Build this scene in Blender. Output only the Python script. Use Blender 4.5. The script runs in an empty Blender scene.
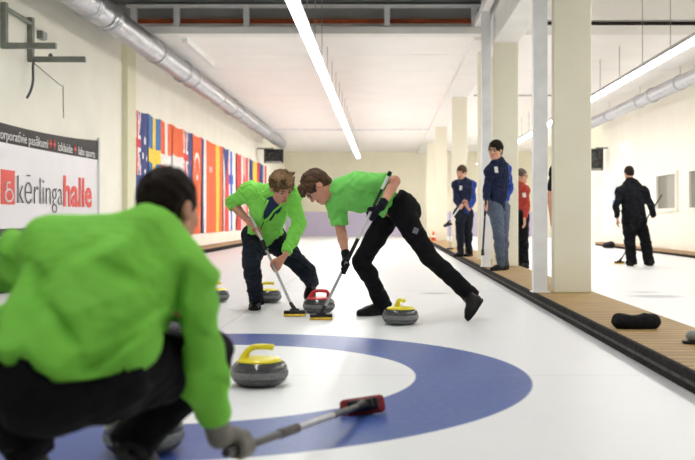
import bpy, bmesh, math, random
import numpy as np
from mathutils import Vector
random.seed(7); np.random.seed(7)
SC = bpy.context.scene
COL = SC.collection
FP, VX, VY, CH = 940.0, 384.0, 218.0, 0.85      # focal length in pixels, horizon point, lens height
def A(*v): return np.array(v, dtype=float)
def P(px, py, d): return A((px-VX)/FP*d, d, CH+(VY-py)/FP*d)       # a point seen at a pixel, d metres away
def G(px, d, z=0.0): return A((px-VX)/FP*d, d, z)
def nrm(v):
    v = np.asarray(v, float); return v/(np.linalg.norm(v)+1e-12)
# ------------------------------------------------------------------ materials
def lin(h):
    if isinstance(h, str):
        c = [int(h[i:i+2], 16)/255 for i in (0, 2, 4)]
        return tuple(x/12.92 if x <= .04045 else ((x+.055)/1.055)**2.4 for x in c)
    return tuple(h)
def mat(name, col, rough=.6, metal=0.0, var=.12, scale=8.0, bump=0.0, bscale=40.0, spec=.5, stretch=(1,1,1), sheen=0.0, coat=0.0):
    m = bpy.data.materials.new(name); m.use_nodes = True
    nt = m.node_tree; b = nt.nodes['Principled BSDF']
    c = lin(col)
    tc = nt.nodes.new('ShaderNodeTexCoord'); mp = nt.nodes.new('ShaderNodeMapping'); mp.inputs['Scale'].default_value = stretch
    nt.links.new(tc.outputs['Object'], mp.inputs['Vector'])
    n = nt.nodes.new('ShaderNodeTexNoise'); n.inputs['Scale'].default_value = scale; n.inputs['Detail'].default_value = 3
    nt.links.new(mp.outputs[0], n.inputs['Vector'])
    r = nt.nodes.new('ShaderNodeValToRGB')
    r.color_ramp.elements[0].position = .3; r.color_ramp.elements[1].position = .7
    r.color_ramp.elements[0].color = (*[max(0, x*(1-var)) for x in c], 1)
    r.color_ramp.elements[1].color = (*[min(1, x*(1+var)) for x in c], 1)
    nt.links.new(n.outputs['Fac'], r.inputs['Fac']); nt.links.new(r.outputs['Color'], b.inputs['Base Color'])
    b.inputs['Roughness'].default_value = rough; b.inputs['Metallic'].default_value = metal
    b.inputs['Specular IOR Level'].default_value = spec
    b.inputs['Sheen Weight'].default_value = sheen; b.inputs['Coat Weight'].default_value = coat
    if bump:
        n2 = nt.nodes.new('ShaderNodeTexNoise'); n2.inputs['Scale'].default_value = bscale; n2.inputs['Detail'].default_value = 4
        nt.links.new(mp.outputs[0], n2.inputs['Vector'])
        bp = nt.nodes.new('ShaderNodeBump'); bp.inputs['Strength'].default_value = bump; bp.inputs['Distance'].default_value = .01
        nt.links.new(n2.outputs['Fac'], bp.inputs['Height']); nt.links.new(bp.outputs[0], b.inputs['Normal'])
    return m
def emit(name, col, s):
    m = bpy.data.materials.new(name); m.use_nodes = True
    b = m.node_tree.nodes['Principled BSDF']; b.inputs['Base Color'].default_value = (.9,.9,.9,1)
    b.inputs['Emission Color'].default_value = (*lin(col), 1); b.inputs['Emission Strength'].default_value = s
    return m
# ------------------------------------------------------------------ mesh helpers (world coordinates in, objects out)
BASE = {}
def new(name, geo, mats, parent=None, base=None, midx=None, smooth=False, bevel=0.0, kind=None):
    V, F = geo
    V = np.asarray(V, float)
    if parent is not None: b = BASE[parent.name]
    elif base is not None: b = np.asarray(base, float)
    else:
        lo, hi = V.min(0), V.max(0); b = A((lo[0]+hi[0])/2, (lo[1]+hi[1])/2, lo[2])
    me = bpy.data.meshes.new(name)
    if isinstance(F, np.ndarray):
        me.vertices.add(len(V)); me.vertices.foreach_set('co', (V-b).astype(np.float32).ravel())
        n = F.shape[1]
        me.loops.add(F.size); me.loops.foreach_set('vertex_index', F.astype(np.int32).ravel())
        me.polygons.add(len(F)); me.polygons.foreach_set('loop_start', np.arange(0, F.size, n, dtype=np.int32))
        me.update(calc_edges=True); me.validate()
    else:
        me.from_pydata([tuple(v) for v in (V-b)], [], F); me.update()
    for m in (mats if isinstance(mats, (list, tuple)) else [mats]): me.materials.append(m)
    if midx is not None: me.polygons.foreach_set('material_index', np.asarray(midx, dtype=np.int32))
    if smooth: me.polygons.foreach_set('use_smooth', np.ones(len(me.polygons), dtype=bool))
    o = bpy.data.objects.new(name, me); COL.objects.link(o)
    if parent is not None: o.parent = parent; BASE[o.name] = b
    else: o.location = tuple(b); BASE[o.name] = b
    if bevel:
        md = o.modifiers.new('bevel', 'BEVEL'); md.width = bevel; md.segments = 2; md.limit_method = 'ANGLE'
    if kind: o['kind'] = kind
    return o
def empty(name, base):
    o = bpy.data.objects.new(name, None); COL.objects.link(o); o.location = tuple(base); o.empty_display_size = .1
    BASE[o.name] = np.asarray(base, float); return o
def tag(o, label, cat, group=None, kind=None):
    o['label'] = label; o['category'] = cat
    if group: o['group'] = group
    if kind: o['kind'] = kind
    return o
def struct(name, geo, m, parent=None, bevel=0.0, smooth=False, **k):
    o = new(name, geo, m, parent=parent, bevel=bevel, smooth=smooth, **k)
    if parent is None: o['kind'] = 'structure'
    return o
def dup(o, loc, parent=None):
    c = o.copy(); COL.objects.link(c)
    if parent is not None: c.parent = parent
    else: c.location = tuple(loc)
    for ch in list(o.children): dup(ch, None, c)
    return c
def box(c, s, ax=None):
    c = np.asarray(c, float); s = np.asarray(s, float)/2
    ax = np.eye(3) if ax is None else np.asarray(ax, float)
    V = [c + ax[0]*s[0]*i + ax[1]*s[1]*j + ax[2]*s[2]*k for i in (-1,1) for j in (-1,1) for k in (-1,1)]
    F = [(0,1,3,2),(4,6,7,5),(0,4,5,1),(2,3,7,6),(0,2,6,4),(1,5,7,3)]
    return V, F
def bx(x0, x1, y0, y1, z0, z1): return box(((x0+x1)/2,(y0+y1)/2,(z0+z1)/2), (x1-x0,y1-y0,z1-z0))
def merge(*gs):
    V, F = [], []
    for v, f in gs:
        n = len(V); V += [np.asarray(x, float) for x in v]; F += [tuple(i+n for i in t) for t in f]
    return V, F
def tube(pts, r, n=10):
    pts = [np.asarray(p, float) for p in pts]; V, F = [], []
    rs = r if isinstance(r, (list, tuple)) else [r]*len(pts)
    t0 = nrm(pts[1]-pts[0]); a = A(0,0,1) if abs(t0[2]) < .9 else A(1,0,0)
    u = nrm(np.cross(t0, a))
    for i, p in enumerate(pts):
        t = nrm(pts[min(i+1, len(pts)-1)]-pts[max(i-1, 0)])
        u = nrm(u - t*np.dot(u, t)); w = np.cross(t, u)
        for k in range(n):
            q = 2*math.pi*k/n; V.append(p + rs[i]*(math.cos(q)*u + math.sin(q)*w))
    for i in range(len(pts)-1):
        for k in range(n):
            F.append((i*n+k, i*n+(k+1)%n, (i+1)*n+(k+1)%n, (i+1)*n+k))
    F.append(tuple(range(n-1, -1, -1))); F.append(tuple((len(pts)-1)*n+k for k in range(n)))
    return V, F
def spline(pts, n=24):
    pts = [np.asarray(p, float) for p in pts]; Q = [pts[0]*2-pts[1]] + pts + [pts[-1]*2-pts[-2]]; out = []
    seg = len(pts)-1; per = max(2, n//seg)
    for i in range(seg):
        p0, p1, p2, p3 = Q[i:i+4]
        for j in range(per):
            t = j/per
            out.append(.5*((2*p1)+(p2-p0)*t+(2*p0-5*p1+4*p2-p3)*t*t+(3*p1-p0-3*p2+p3)*t**3))
    out.append(pts[-1]); return out
def lathe(prof, n=40, c=(0,0,0)):
    c = np.asarray(c, float); V, F = [], []
    for r, z in prof:
        for k in range(n):
            q = 2*math.pi*k/n; V.append(c + A(r*math.cos(q), r*math.sin(q), z))
    for i in range(len(prof)-1):
        for k in range(n): F.append((i*n+k, i*n+(k+1)%n, (i+1)*n+(k+1)%n, (i+1)*n+k))
    if prof[0][0] > 1e-6: F.append(tuple(range(n-1, -1, -1)))
    if prof[-1][0] > 1e-6: F.append(tuple((len(prof)-1)*n+k for k in range(n)))
    return V, F
# ------------------------------------------------------------------ sculpting: smooth-blended volumes turned into one continuous skin
class Field:
    def __init__(s, lo, hi, res):
        s.lo = np.asarray(lo, float)-.03; s.res = res
        s.n = np.ceil((np.asarray(hi, float)+.03-s.lo)/res).astype(int)+1
        s.F = np.full(tuple(s.n), .12, np.float32)
    def win(s, lo, hi):
        a = np.clip(np.floor((lo-s.lo)/s.res).astype(int), 0, s.n); b = np.clip(np.ceil((hi-s.lo)/s.res).astype(int)+1, 0, s.n)
        if np.any(b <= a): return None, None
        g = [s.lo[i]+s.res*np.arange(a[i], b[i]) for i in range(3)]
        X = np.stack(np.meshgrid(*g, indexing='ij'), -1)
        return tuple(slice(a[i], b[i]) for i in range(3)), X
    def put(s, sl, d, k, sub=False):
        f = s.F[sl]; d = d.astype(np.float32)
        if sub:
            d = -d
            h = np.maximum(k-np.abs(f-d), 0)/max(k, 1e-6); s.F[sl] = np.maximum(f, d)+h*h*k*.25
        else:
            h = np.maximum(k-np.abs(f-d), 0)/max(k, 1e-6); s.F[sl] = np.minimum(f, d)-h*h*k*.25
    def cap(s, a, b, ra, rb, k=.02, cuta=False, cutb=False, fl=None, sub=False):
        a = np.asarray(a, float); b = np.asarray(b, float); m = max(ra, rb)+k+.03
        sl, X = s.win(np.minimum(a, b)-m, np.maximum(a, b)+m)
        if sl is None: return
        ab = b-a; L2 = max(float(ab@ab), 1e-9); t = ((X-a)@ab)/L2; tc = np.clip(t, 0, 1)
        q = X-(a+tc[..., None]*ab); sc = 1.0
        if fl is not None:
            n, w = fl; n = nrm(n); q = q+(q@n)[..., None]*n*(1/w-1); sc = .5+.5*w
        d = (np.sqrt((q*q).sum(-1))-(ra+(rb-ra)*tc))*sc
        L = math.sqrt(L2)
        if cuta: d = np.maximum(d, -t*L)
        if cutb: d = np.maximum(d, (t-1)*L)
        s.put(sl, d, k, sub)
    def ell(s, c, ax, rad, k=.02, sub=False):
        c = np.asarray(c, float); m = max(rad)+k+.03
        sl, X = s.win(c-m, c+m)
        if sl is None: return
        q = (X-c)@np.asarray(ax, float).T; r = np.asarray(rad, float)
        k0 = np.sqrt(((q/r)**2).sum(-1)); k1 = np.sqrt(((q/(r*r))**2).sum(-1))+1e-9
        s.put(sl, k0*(k0-1)/k1, k, sub)
    def cut(s, p, n):
        n = nrm(n); g = [s.lo[i]+s.res*np.arange(s.n[i]) for i in range(3)]
        d = ((g[0]-p[0])*n[0])[:, None, None]+((g[1]-p[1])*n[1])[None, :, None]+((g[2]-p[2])*n[2])[None, None, :]
        s.F = np.maximum(s.F, d.astype(np.float32))
    def noise(s, amp, wl, seed=0, ridge=True, axis=None, squash=1.0):
        rng = np.random.RandomState(seed)
        I = np.nonzero(np.abs(s.F) < amp*4+s.res*3)
        X = np.stack([s.lo[i]+s.res*I[i] for i in range(3)], -1)
        if axis is not None: X = X-np.outer(X@axis, axis)*(1-squash)
        W = X+sum(.35*wl*np.sin(X@(nrm(rng.randn(3))*2*math.pi/(wl*2.2))+rng.rand()*6)[:, None]*nrm(rng.randn(3)) for _ in range(3))
        v = 0
        for i in range(5):
            w = wl*rng.uniform(.7, 1.6); ph = np.sin(W@(nrm(rng.randn(3))*2*math.pi/w)+rng.rand()*6)
            v = v+((1-2*np.abs(ph)) if ridge and i % 2 else ph)
        s.F[I] -= (amp*v/2.5).astype(np.float32)
    def mesh(s):
        F = s.F
        F[0] = F[-1] = .1; F[:, 0] = F[:, -1] = .1; F[:, :, 0] = F[:, :, -1] = .1
        ins = F < 0
        c = np.zeros(tuple(s.n-1), np.int8)
        for i in (0, 1):
            for j in (0, 1):
                for k in (0, 1): c += ins[i:s.n[0]-1+i, j:s.n[1]-1+j, k:s.n[2]-1+k]
        I = np.nonzero((c > 0) & (c < 8)); I = np.stack(I, -1); N = len(I)
        ids = np.full(tuple(s.n-1), -1, np.int32); ids[I[:,0], I[:,1], I[:,2]] = np.arange(N)
        cs = [(i,j,k) for i in (0,1) for j in (0,1) for k in (0,1)]
        val = {q: F[I[:,0]+q[0], I[:,1]+q[1], I[:,2]+q[2]] for q in cs}
        acc = np.zeros((N,3)); cnt = np.zeros(N)
        for a in cs:
            for ax in range(3):
                if a[ax] == 1: continue
                b = list(a); b[ax] = 1; b = tuple(b)
                fa, fb = val[a], val[b]; m = (fa < 0) != (fb < 0)
                t = np.where(m, fa/np.where(m, fa-fb, 1), 0)
                p = np.tile(np.array(a, float), (N,1)); p[:, ax] = t
                acc += p*m[:, None]; cnt += m
        V = s.lo+s.res*(I+acc/np.maximum(cnt, 1)[:, None])
        Q = []
        for ax in range(3):
            u, w = (ax+1) % 3, (ax+2) % 3
            a = [slice(1, -1)]*3; b = [slice(1, -1)]*3
            a[ax] = slice(0, s.n[ax]-1); b[ax] = slice(1, s.n[ax])
            fa, fb = ins[tuple(a)], ins[tuple(b)]
            for flip, m in ((0, fa & ~fb), (1, ~fa & fb)):
                J = np.stack(np.nonzero(m), -1)
                off = np.ones(3, int); off[ax] = 0; J = J+off
                if not len(J): continue
                def cell(du, dw):
                    K = J.copy(); K[:, u] -= du; K[:, w] -= dw; return ids[K[:,0], K[:,1], K[:,2]]
                q = np.stack([cell(1,1), cell(0,1), cell(0,0), cell(1,0)], -1)
                Q.append(q[:, ::-1] if flip else q)
        return V, np.concatenate(Q)
def largest(V, Q):
    lab = np.arange(len(V)); E = np.concatenate([Q[:, [0,1]], Q[:, [1,2]], Q[:, [2,3]]])
    for _ in range(400):
        m = np.minimum(lab[E[:,0]], lab[E[:,1]]); old = lab.copy()
        np.minimum.at(lab, E[:,0], m); np.minimum.at(lab, E[:,1], m); lab = lab[lab]
        if np.array_equal(old, lab): break
    u, c = np.unique(lab, return_counts=True); keep = lab == u[np.argmax(c)]
    ix = np.cumsum(keep)-1; q = Q[keep[Q[:,0]]]
    return V[keep], ix[q].astype(np.int32)
def smoothed(V, Q, it=2, lam=.5):
    V, Q = largest(V, Q)
    E = np.concatenate([Q[:, [0,1]], Q[:, [1,2]], Q[:, [2,3]], Q[:, [3,0]]])
    for _ in range(it):
        S = np.zeros_like(V); c = np.zeros(len(V))
        for i, j in ((0,1),(1,0)):
            for d in range(3): S[:, d] += np.bincount(E[:, i], V[E[:, j], d], len(V))
            c += np.bincount(E[:, i], minlength=len(V))
        V = V+lam*(S/np.maximum(c, 1)[:, None]-V)
    return V, Q
# ================================================================== materials of the place
M = dict(
 wall=mat('cream_paint', (.88,.845,.69), .7, var=.03, scale=1.5),
 wallw=mat('pale_wall_paint', (.92,.895,.79), .7, var=.03, scale=1.5),
 ceil=mat('white_ceiling_paint', (.95,.93,.90), .8, var=.02, scale=1.2),
 beam=mat('white_beam_paint', (.84,.83,.80), .6, var=.03, scale=2),
 column=mat('column_paint', (.80,.77,.63), .6, var=.03, scale=2),
 pole=mat('grey_white_pole_paint', (.78,.79,.80), .45, var=.06, scale=6),
 rust=mat('rust_primer', (.55,.13,.04), .6, var=.25, scale=3),
 clad=mat('grey_cladding', (.42,.43,.43), .5, var=.08, scale=2),
 deck=mat('corrugated_steel', (.16,.165,.17), .45, .3, var=.1, scale=2),
 dark=mat('slot_shade', (.05,.035,.03), .7),
 galv=mat('galvanised_steel', (.50,.51,.54), .33, .85, var=.12, scale=14, bump=.08, bscale=30),
 bracket=mat('grey_green_steel', (.22,.24,.21), .5, .2, var=.15, scale=6),
 cable=mat('dark_cable', (.10,.11,.11), .6),
 wood=mat('worn_plank', (.33,.21,.11), .7, var=.25, scale=5, stretch=(8,.6,8), bump=.2),
 rubber=mat('black_rubber', (.013,.012,.012), .8, var=.7, scale=16, bump=.9, bscale=30, spec=.15),
 rubber2=mat('grey_rubber_strip', (.085,.08,.075), .7, spec=.2, var=.4, scale=10, bump=.4),
 lilac=mat('lilac_board', (.62,.56,.75), .5, var=.03, scale=2),
 black=mat('black_plastic', (.011,.011,.012), .45, var=.2, spec=.3),
 softblack=mat('black_cloth', (.014,.014,.017), .85, var=.3, scale=20, bump=.3, bscale=120, spec=.2),
 screen=mat('dark_screen', (.012,.014,.016), .15),
 white=mat('white_paint', (.85,.85,.83), .5, var=.02),
 frame=mat('white_window_frame', (.88,.86,.78), .45, var=.02),
 curtain=mat('grey_blind', (.20,.20,.17), .6, var=.12, scale=2, stretch=(1,6,.3)),
 glass=mat('window_glass', (.35,.36,.33), .08, var=.05, scale=1),
 orange=mat('orange_plastic', (.75,.12,.03), .5),
 granite=mat('dark_granite', (.052,.056,.06), .22, var=.35, scale=90, coat=.3),
 granite2=mat('worn_granite_band', (.15,.155,.16), .55, var=.25, scale=70, bump=.2, bscale=150),
 yellow=mat('yellow_plastic', (.83,.72,.02), .35, var=.04),
 red=mat('red_plastic', (.55,.02,.03), .35, var=.06),
 alu=mat('brushed_shaft', (.42,.42,.44), .35, .6, var=.1, scale=20),
 shaftw=mat('white_shaft', (.72,.73,.74), .35, var=.05),
 shaftb=mat('black_shaft', (.02,.02,.022), .4, var=.2),
 padr=mat('red_pad_fabric', (.25,.018,.022), .8, var=.25, scale=30, bump=.5, bscale=120),
 pady=mat('yellow_foam_pad', (.75,.50,.05), .8, var=.15, scale=40),
 lampbody=mat('lamp_housing', (.42,.42,.42), .45, .3),
 glow=emit('lamp_glow', (1,.985,.955), 32.0), glowfar=emit('far_lamp_glow', (1,.985,.955), 44.0),
 sign=mat('banner_vinyl', (.80,.78,.83), .4, var=.02, scale=2),
 signk=mat('banner_black', (.045,.040,.040), .7, var=.1, scale=4),
 txtk=mat('banner_charcoal_print', (.05,.05,.06), .5), txtr=mat('banner_red_print', (.75,.055,.04), .5, var=.03),
 txtw=mat('banner_white_print', (.80,.80,.80), .5, var=.02),
)
# ---------------------------------------------------------------- ice sheet
def ice_material():
    m = bpy.data.materials.new('painted_ice'); m.use_nodes = True; nt = m.node_tree; b = nt.nodes['Principled BSDF']
    N = nt.nodes.new; L = nt.links.new
    tc = N('ShaderNodeTexCoord'); sp = N('ShaderNodeSeparateXYZ'); L(tc.outputs['Object'], sp.inputs[0])
    def mth(op, a, c=0.0, d=0.0):
        n = N('ShaderNodeMath'); n.operation = op
        for i, v in enumerate((a, c, d)):
            if isinstance(v, (int, float)): n.inputs[i].default_value = v
            else: L(v, n.inputs[i])
        return n.outputs[0]
    X, Y = sp.outputs[0], sp.outputs[1]
    def soft(v, edge, w=.006): # 1 where v<edge
        n = N('ShaderNodeMapRange'); n.inputs['From Min'].default_value = edge-w; n.inputs['From Max'].default_value = edge+w
        n.inputs['To Min'].default_value = 1; n.inputs['To Max'].default_value = 0; L(v, n.inputs['Value']); return n.outputs[0]
    def dist(cx, cy, sx=1, sy=1):
        dx = mth('DIVIDE', mth('SUBTRACT', X, cx), sx); dy = mth('DIVIDE', mth('SUBTRACT', Y, cy), sy)
        return mth('SQRT', mth('ADD', mth('MULTIPLY', dx, dx), mth('MULTIPLY', dy, dy)))
    r = dist(HX, HY)
    ring = mth('MULTIPLY', soft(r, 1.83), mth('SUBTRACT', 1.0, soft(r, 1.22)))
    noi = N('ShaderNodeTexNoise'); noi.inputs['Scale'].default_value = 1.6; noi.inputs['Detail'].default_value = 6; L(tc.outputs['Object'], noi.inputs['Vector'])
    noi2 = N('ShaderNodeTexNoise'); noi2.inputs['Scale'].default_value = 26; noi2.inputs['Detail'].default_value = 3; L(tc.outputs['Object'], noi2.inputs['Vector'])
    def mixc(f, a, c):
        n = N('ShaderNodeMix'); n.data_type = 'RGBA'
        if isinstance(f, (int, float)): n.inputs[0].default_value = f
        else: L(f, n.inputs[0])
        for i, v in ((6, a), (7, c)):
            if isinstance(v, tuple): n.inputs[i].default_value = (*v, 1)
            else: L(v, n.inputs[i])
        return n.outputs[2]
    blue = mixc(noi.outputs['Fac'], (.030,.066,.27), (.062,.118,.38))
    blue = mixc(mth('MULTIPLY', noi2.outputs['Fac'], .25), blue, (.075,.13,.39))
    white = mixc(noi.outputs['Fac'], (.79,.805,.83), (.845,.855,.87))
    c = mixc(ring, white, blue)
    lines = mth('MULTIPLY', soft(mth('ABSOLUTE', mth('SUBTRACT', X, -1.255)), .006, .004), .35)
    lines = mth('MAXIMUM', lines, mth('MULTIPLY', soft(mth('ABSOLUTE', mth('SUBTRACT', Y, HY)), .006, .004), .28))
    lines = mth('MAXIMUM', lines, mth('MULTIPLY', soft(mth('ABSOLUTE', mth('SUBTRACT', Y, 10.95)), .02, .01), .30))
    c = mixc(lines, c, (.25,.26,.30))
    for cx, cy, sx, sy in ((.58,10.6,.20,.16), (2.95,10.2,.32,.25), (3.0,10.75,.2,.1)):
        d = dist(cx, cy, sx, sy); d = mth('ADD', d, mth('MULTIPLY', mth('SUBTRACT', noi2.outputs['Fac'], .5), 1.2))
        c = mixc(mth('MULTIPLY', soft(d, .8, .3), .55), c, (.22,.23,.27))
    L(c, b.inputs['Base Color'])
    rr = N('ShaderNodeMapRange'); L(noi2.outputs['Fac'], rr.inputs['Value']); rr.inputs['To Min'].default_value = .30; rr.inputs['To Max'].default_value = .46
    L(rr.outputs[0], b.inputs['Roughness']); b.inputs['Specular IOR Level'].default_value = .38
    bp = N('ShaderNodeBump'); bp.inputs['Strength'].default_value = .10; bp.inputs['Distance'].default_value = .004
    n3 = N('ShaderNodeTexNoise'); n3.inputs['Scale'].default_value = 60; L(tc.outputs['Object'], n3.inputs['Vector'])
    L(n3.outputs['Fac'], bp.inputs['Height']); L(bp.outputs[0], b.inputs['Normal'])
    return m
HX, HY = -1.05, 5.08
LW, RW, YB, YN, CZ = -4.6, 6.8, 44.0, -6.0, 3.94
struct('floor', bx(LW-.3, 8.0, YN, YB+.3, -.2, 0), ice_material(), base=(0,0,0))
struct('wall_left', bx(LW-.2, LW, YN, YB, 0, 5.4), M['wallw'])
struct('wall_right', bx(RW, RW+.2, YN, 29.2, 0, 5.4), M['wallw'])
struct('wall_right_far', bx(RW+.4, RW+.6, 29.2, YB, 0, 5.4), M['wall'])
struct('wall_back', bx(LW-.2, RW+.7, YB, YB+.2, 0, 5.4), M['wall'])
struct('wall_front', bx(LW-.2, RW+.7, YN-.2, YN, 0, 5.4), mat('unlit_end_wall_shade', (.16,.15,.14), .7))  # unseen wall; its dark colour stands for the unlit end behind the lens
struct('trim_1', bx(LW, 1.5, 43.85, 43.99, 0, 1.14), M['lilac'])                      # lilac boards across the end of the sheet
struct('trim_2', bx(2.2, RW+.4, 43.85, 43.99, 0, 1.14), M['lilac'])
def ceiling_panels(x0, x1, y0, y1, z):
    gs = []
    n = int(round((y1-y0)/1.9)); w = (y1-y0)/n
    for i in range(n): gs.append(bx(x0, x1, y0+i*w+.008, y0+(i+1)*w-.008, z, z+.04))
    gs.append(bx(x0, x1, y0, y1, z+.012, z+.2))
    return merge(*gs)
struct('ceiling', ceiling_panels(LW, 1.53, 15.9, YB, CZ), M['ceil'])
struct('ceiling_right', ceiling_panels(2.08, RW+.5, 15.9, YB, CZ), M['ceil'])
struct('ceiling_right_near', bx(2.08, RW, YN, 15.9, 4.55, 4.75), M['ceil'])
# corrugated deck over the near half of the left sheet
dv, df = [], []
n = 0
y = YN
prof = []
while y < 16.2:
    prof += [(y, 4.46), (y+.09, 4.46), (y+.12, 4.52), (y+.21, 4.52)]; y += .24
for yy, zz in prof: dv += [A(LW, yy, zz), A(1.72, yy, zz)]
for i in range(len(prof)-1): df.append((2*i, 2*i+1, 2*i+3, 2*i+2))
nb = len(dv)
for yy, zz in prof: dv += [A(LW, yy, zz+.1), A(1.72, yy, zz+.1)]
for i in range(len(prof)-1): df.append((nb+2*i, nb+2*i+2, nb+2*i+3, nb+2*i+1))
struct('roof_deck', (dv, df), M['deck'])
struct('ledge_beam', bx(-4.28, 1.70, 15.62, 15.9, CZ-.03, 4.035), M['beam'], bevel=.01)
struct('primer_beam', merge(bx(LW, 1.72, 15.86, 16.0, 4.04, 4.06), bx(LW, 1.72, 15.92, 15.96, 4.06, 4.19), bx(LW, 1.72, 15.86, 16.0, 4.19, 4.21)), M['rust'])
struct('grey_fascia', bx(LW, 1.72, 16.0, 16.1, 4.03, 4.7), M['clad'])
struct('top_rail', bx(-4.3, 1.7, 15.66, 15.74, 4.36, 4.41), M['pole'])
for i, px in enumerate((134, 177, 246.5, 387, 474)):
    x = (px-VX)/FP*15.7
    o = struct('fascia_post', bx(x-.045, x+.045, 15.64, 15.76, 4.03, 4.37), M['pole'])
struct('bulkhead_right', merge(bx(2.08, RW, 15.75, 15.95, CZ-.02, 4.08), bx(2.08, RW, 15.75, 15.95, 4.17, 4.7), bx(2.9, 3.0, 15.72, 15.8, 4.05, 4.2), bx(5.95,6.05,15.72,15.8,4.05,4.2)), M['ceil'])
struct('bulkhead_slot', bx(2.08, RW, 15.9, 15.96, 4.07, 4.18), M['dark'])  # backing sheet coloured dark for the shade inside the open gap
# beam along the column line
struct('column_beam', bx(1.70, 2.08, YN, 15.9, 3.57, 4.7), M['beam'], bevel=.01)
struct('column_beam_far', bx(1.53, 2.08, 15.9, YB, 3.86, 4.14), M['beam'])
struct('edge_rail', bx(1.5, 1.62, 11.5, 15.6, 4.02, 4.14), M['beam'], bevel=.008)
struct('pilaster_left', bx(LW, LW+.1, 16.5, 17.05, 0, 4.5), mat('pilaster_paint', (.74,.72,.52), .7, var=.03))
for d, top in ((9.42, 3.57), (14.55, 3.57), (17.0, 3.86), (23.5, 3.86), (31.0, 3.86), (37.5, 3.86)):
    o = struct('column', bx(1.70, 2.08, d, d+.13, .1, top), M['column'], bevel=.012)
for d in (9.45, 14.45):
    o = struct('steel_pole', merge(bx(1.505, 1.645, d, d+.12, .1, 4.46), bx(1.485, 1.665, d-.02, d+.14, .1, .112)), M['pole'], bevel=.012)
# far hidden pipe under the ceiling, and a conduit on the left ceiling
struct('ceiling_pipe', tube([A(-3.9,31,3.76), A(1.5,31,3.76)], .035, 10), M['pole'])
struct('ceiling_pipe', tube([A(2.1,22,3.72), A(4.1,22,3.72), A(4.1,22,3.4)], .02, 8), M['lampbody'])
struct('ceiling_pipe', merge(bx(-3.47,-3.37,16.1,18.7,3.86,3.94)), M['white'])
# boardwalk between the sheets
def boards_material():
    m = mat('grooved_boards', (.40,.255,.095), .65, var=.22, scale=3, stretch=(1,5,1), bump=.1)
    nt = m.node_tree; b = nt.nodes['Principled BSDF']; tc = nt.nodes['Texture Coordinate']
    w = nt.nodes.new('ShaderNodeTexWave'); w.bands_direction = 'Y'; w.inputs['Scale'].default_value = 2.6; w.inputs['Distortion'].default_value = .6
    nt.links.new(tc.outputs['Object'], w.inputs['Vector'])
    src = b.inputs['Base Color'].links[0].from_socket
    mx = nt.nodes.new('ShaderNodeMix'); mx.data_type = 'RGBA'; mx.blend_type = 'MULTIPLY'; mx.inputs[0].default_value = .40
    nt.links.new(src, mx.inputs[6]); nt.links.new(w.outputs['Color'], mx.inputs[7]); nt.links.new(mx.outputs[2], b.inputs['Base Color'])
    bp = nt.nodes.new('ShaderNodeBump'); bp.inputs['Strength'].default_value = .5; bp.inputs['Distance'].default_value = .006
    nt.links.new(w.outputs['Fac'], bp.inputs['Height']); nt.links.new(bp.outputs[0], b.inputs['Normal'])
    return m
struct('boardwalk', bx(1.53, 2.13, YN, YB-.2, 0, .1), boards_material(), bevel=.004)
struct('boardwalk_edge', bx(1.497, 1.53, YN, YB-.2, .052, .103), M['rubber'], bevel=.008)
struct('boardwalk_edge', bx(1.505, 1.53, YN, YB-.2, .030, .052), M['rubber2'])
struct('boardwalk_edge', bx(1.490, 1.53, YN, YB-.2, 0, .030), M['rubber'], bevel=.006)
struct('baseboard_left', merge(bx(LW, -4.27, YN, YB-.2, .10, .15)), M['wood'])
struct('baseboard_left_front', bx(LW, -4.30, YN, YB-.2, 0, .10), M['rubber'])
struct('baseboard_right', bx(6.55, RW, YN, 29.2, .055, .11), M['wood'])
struct('baseboard_right_front', bx(6.56, RW, YN, 29.2, 0, .055), M['rubber'])
# windows in the right wall
for i, (y0, y1) in enumerate(((21.75, 23.25), (19.2, 20.75))):
    z0, z1, t = 1.08, 1.88, .07
    o = struct('window_%d' % (i+1), merge(bx(6.73,6.81,y0,y1,z1,z1+t), bx(6.73,6.81,y0,y1,z0-t,z0), bx(6.73,6.81,y0-t,y0,z0-t,z1+t), bx(6.73,6.81,y1,y1+t,z0-t,z1+t)), M['frame'])
    struct('blind', bx(6.785,6.80,y0,y1,z0,z1), M['curtain'], parent=o)
    struct('pane', bx(6.775,6.783,y0,y0+(y1-y0)*.5,z0,z1), M['glass'], parent=o)
# ================================================================== lamps
def lamp(x, y, z, ztop, label, group):
    e = empty('strip_light', (x, y, z)); tag(e, label, 'ceiling light', group)
    new('housing', merge(bx(x-.085,x+.085,y-.735,y+.735,z+.022,z+.05), bx(x-.05,x+.05,y-.74,y+.74,z+.05,z+.10)), M['lampbody'], e)
    new('diffuser', bx(x-.062,x+.062,y-.70,y+.70,z-.004,z+.022), M['glowfar'] if y > 27 else M['glow'], e)
    new('hanger', tube([A(x,y-.4,z+.1), A(x,y-.4,ztop)], .007, 6), M['lampbody'], e)
    return e
y = 37.6-.75
while y > .6:
    lamp(-1.02, y, 3.25, CZ if y-.4 > 15.9 else 4.46, 'white strip light unit in the long row hanging above the left ice sheet', 'strip lights above the left sheet'); y -= 1.5
y = 42.0-.75  # units past the visible end of the row are added to brighten the rear
while y > 1.0:
    lamp(4.22, y, 3.25, CZ if y-.4 > 15.9 else 4.55, 'white strip light unit in the row hanging above the right ice sheet', 'strip lights above the right sheet'); y -= 1.5
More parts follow.
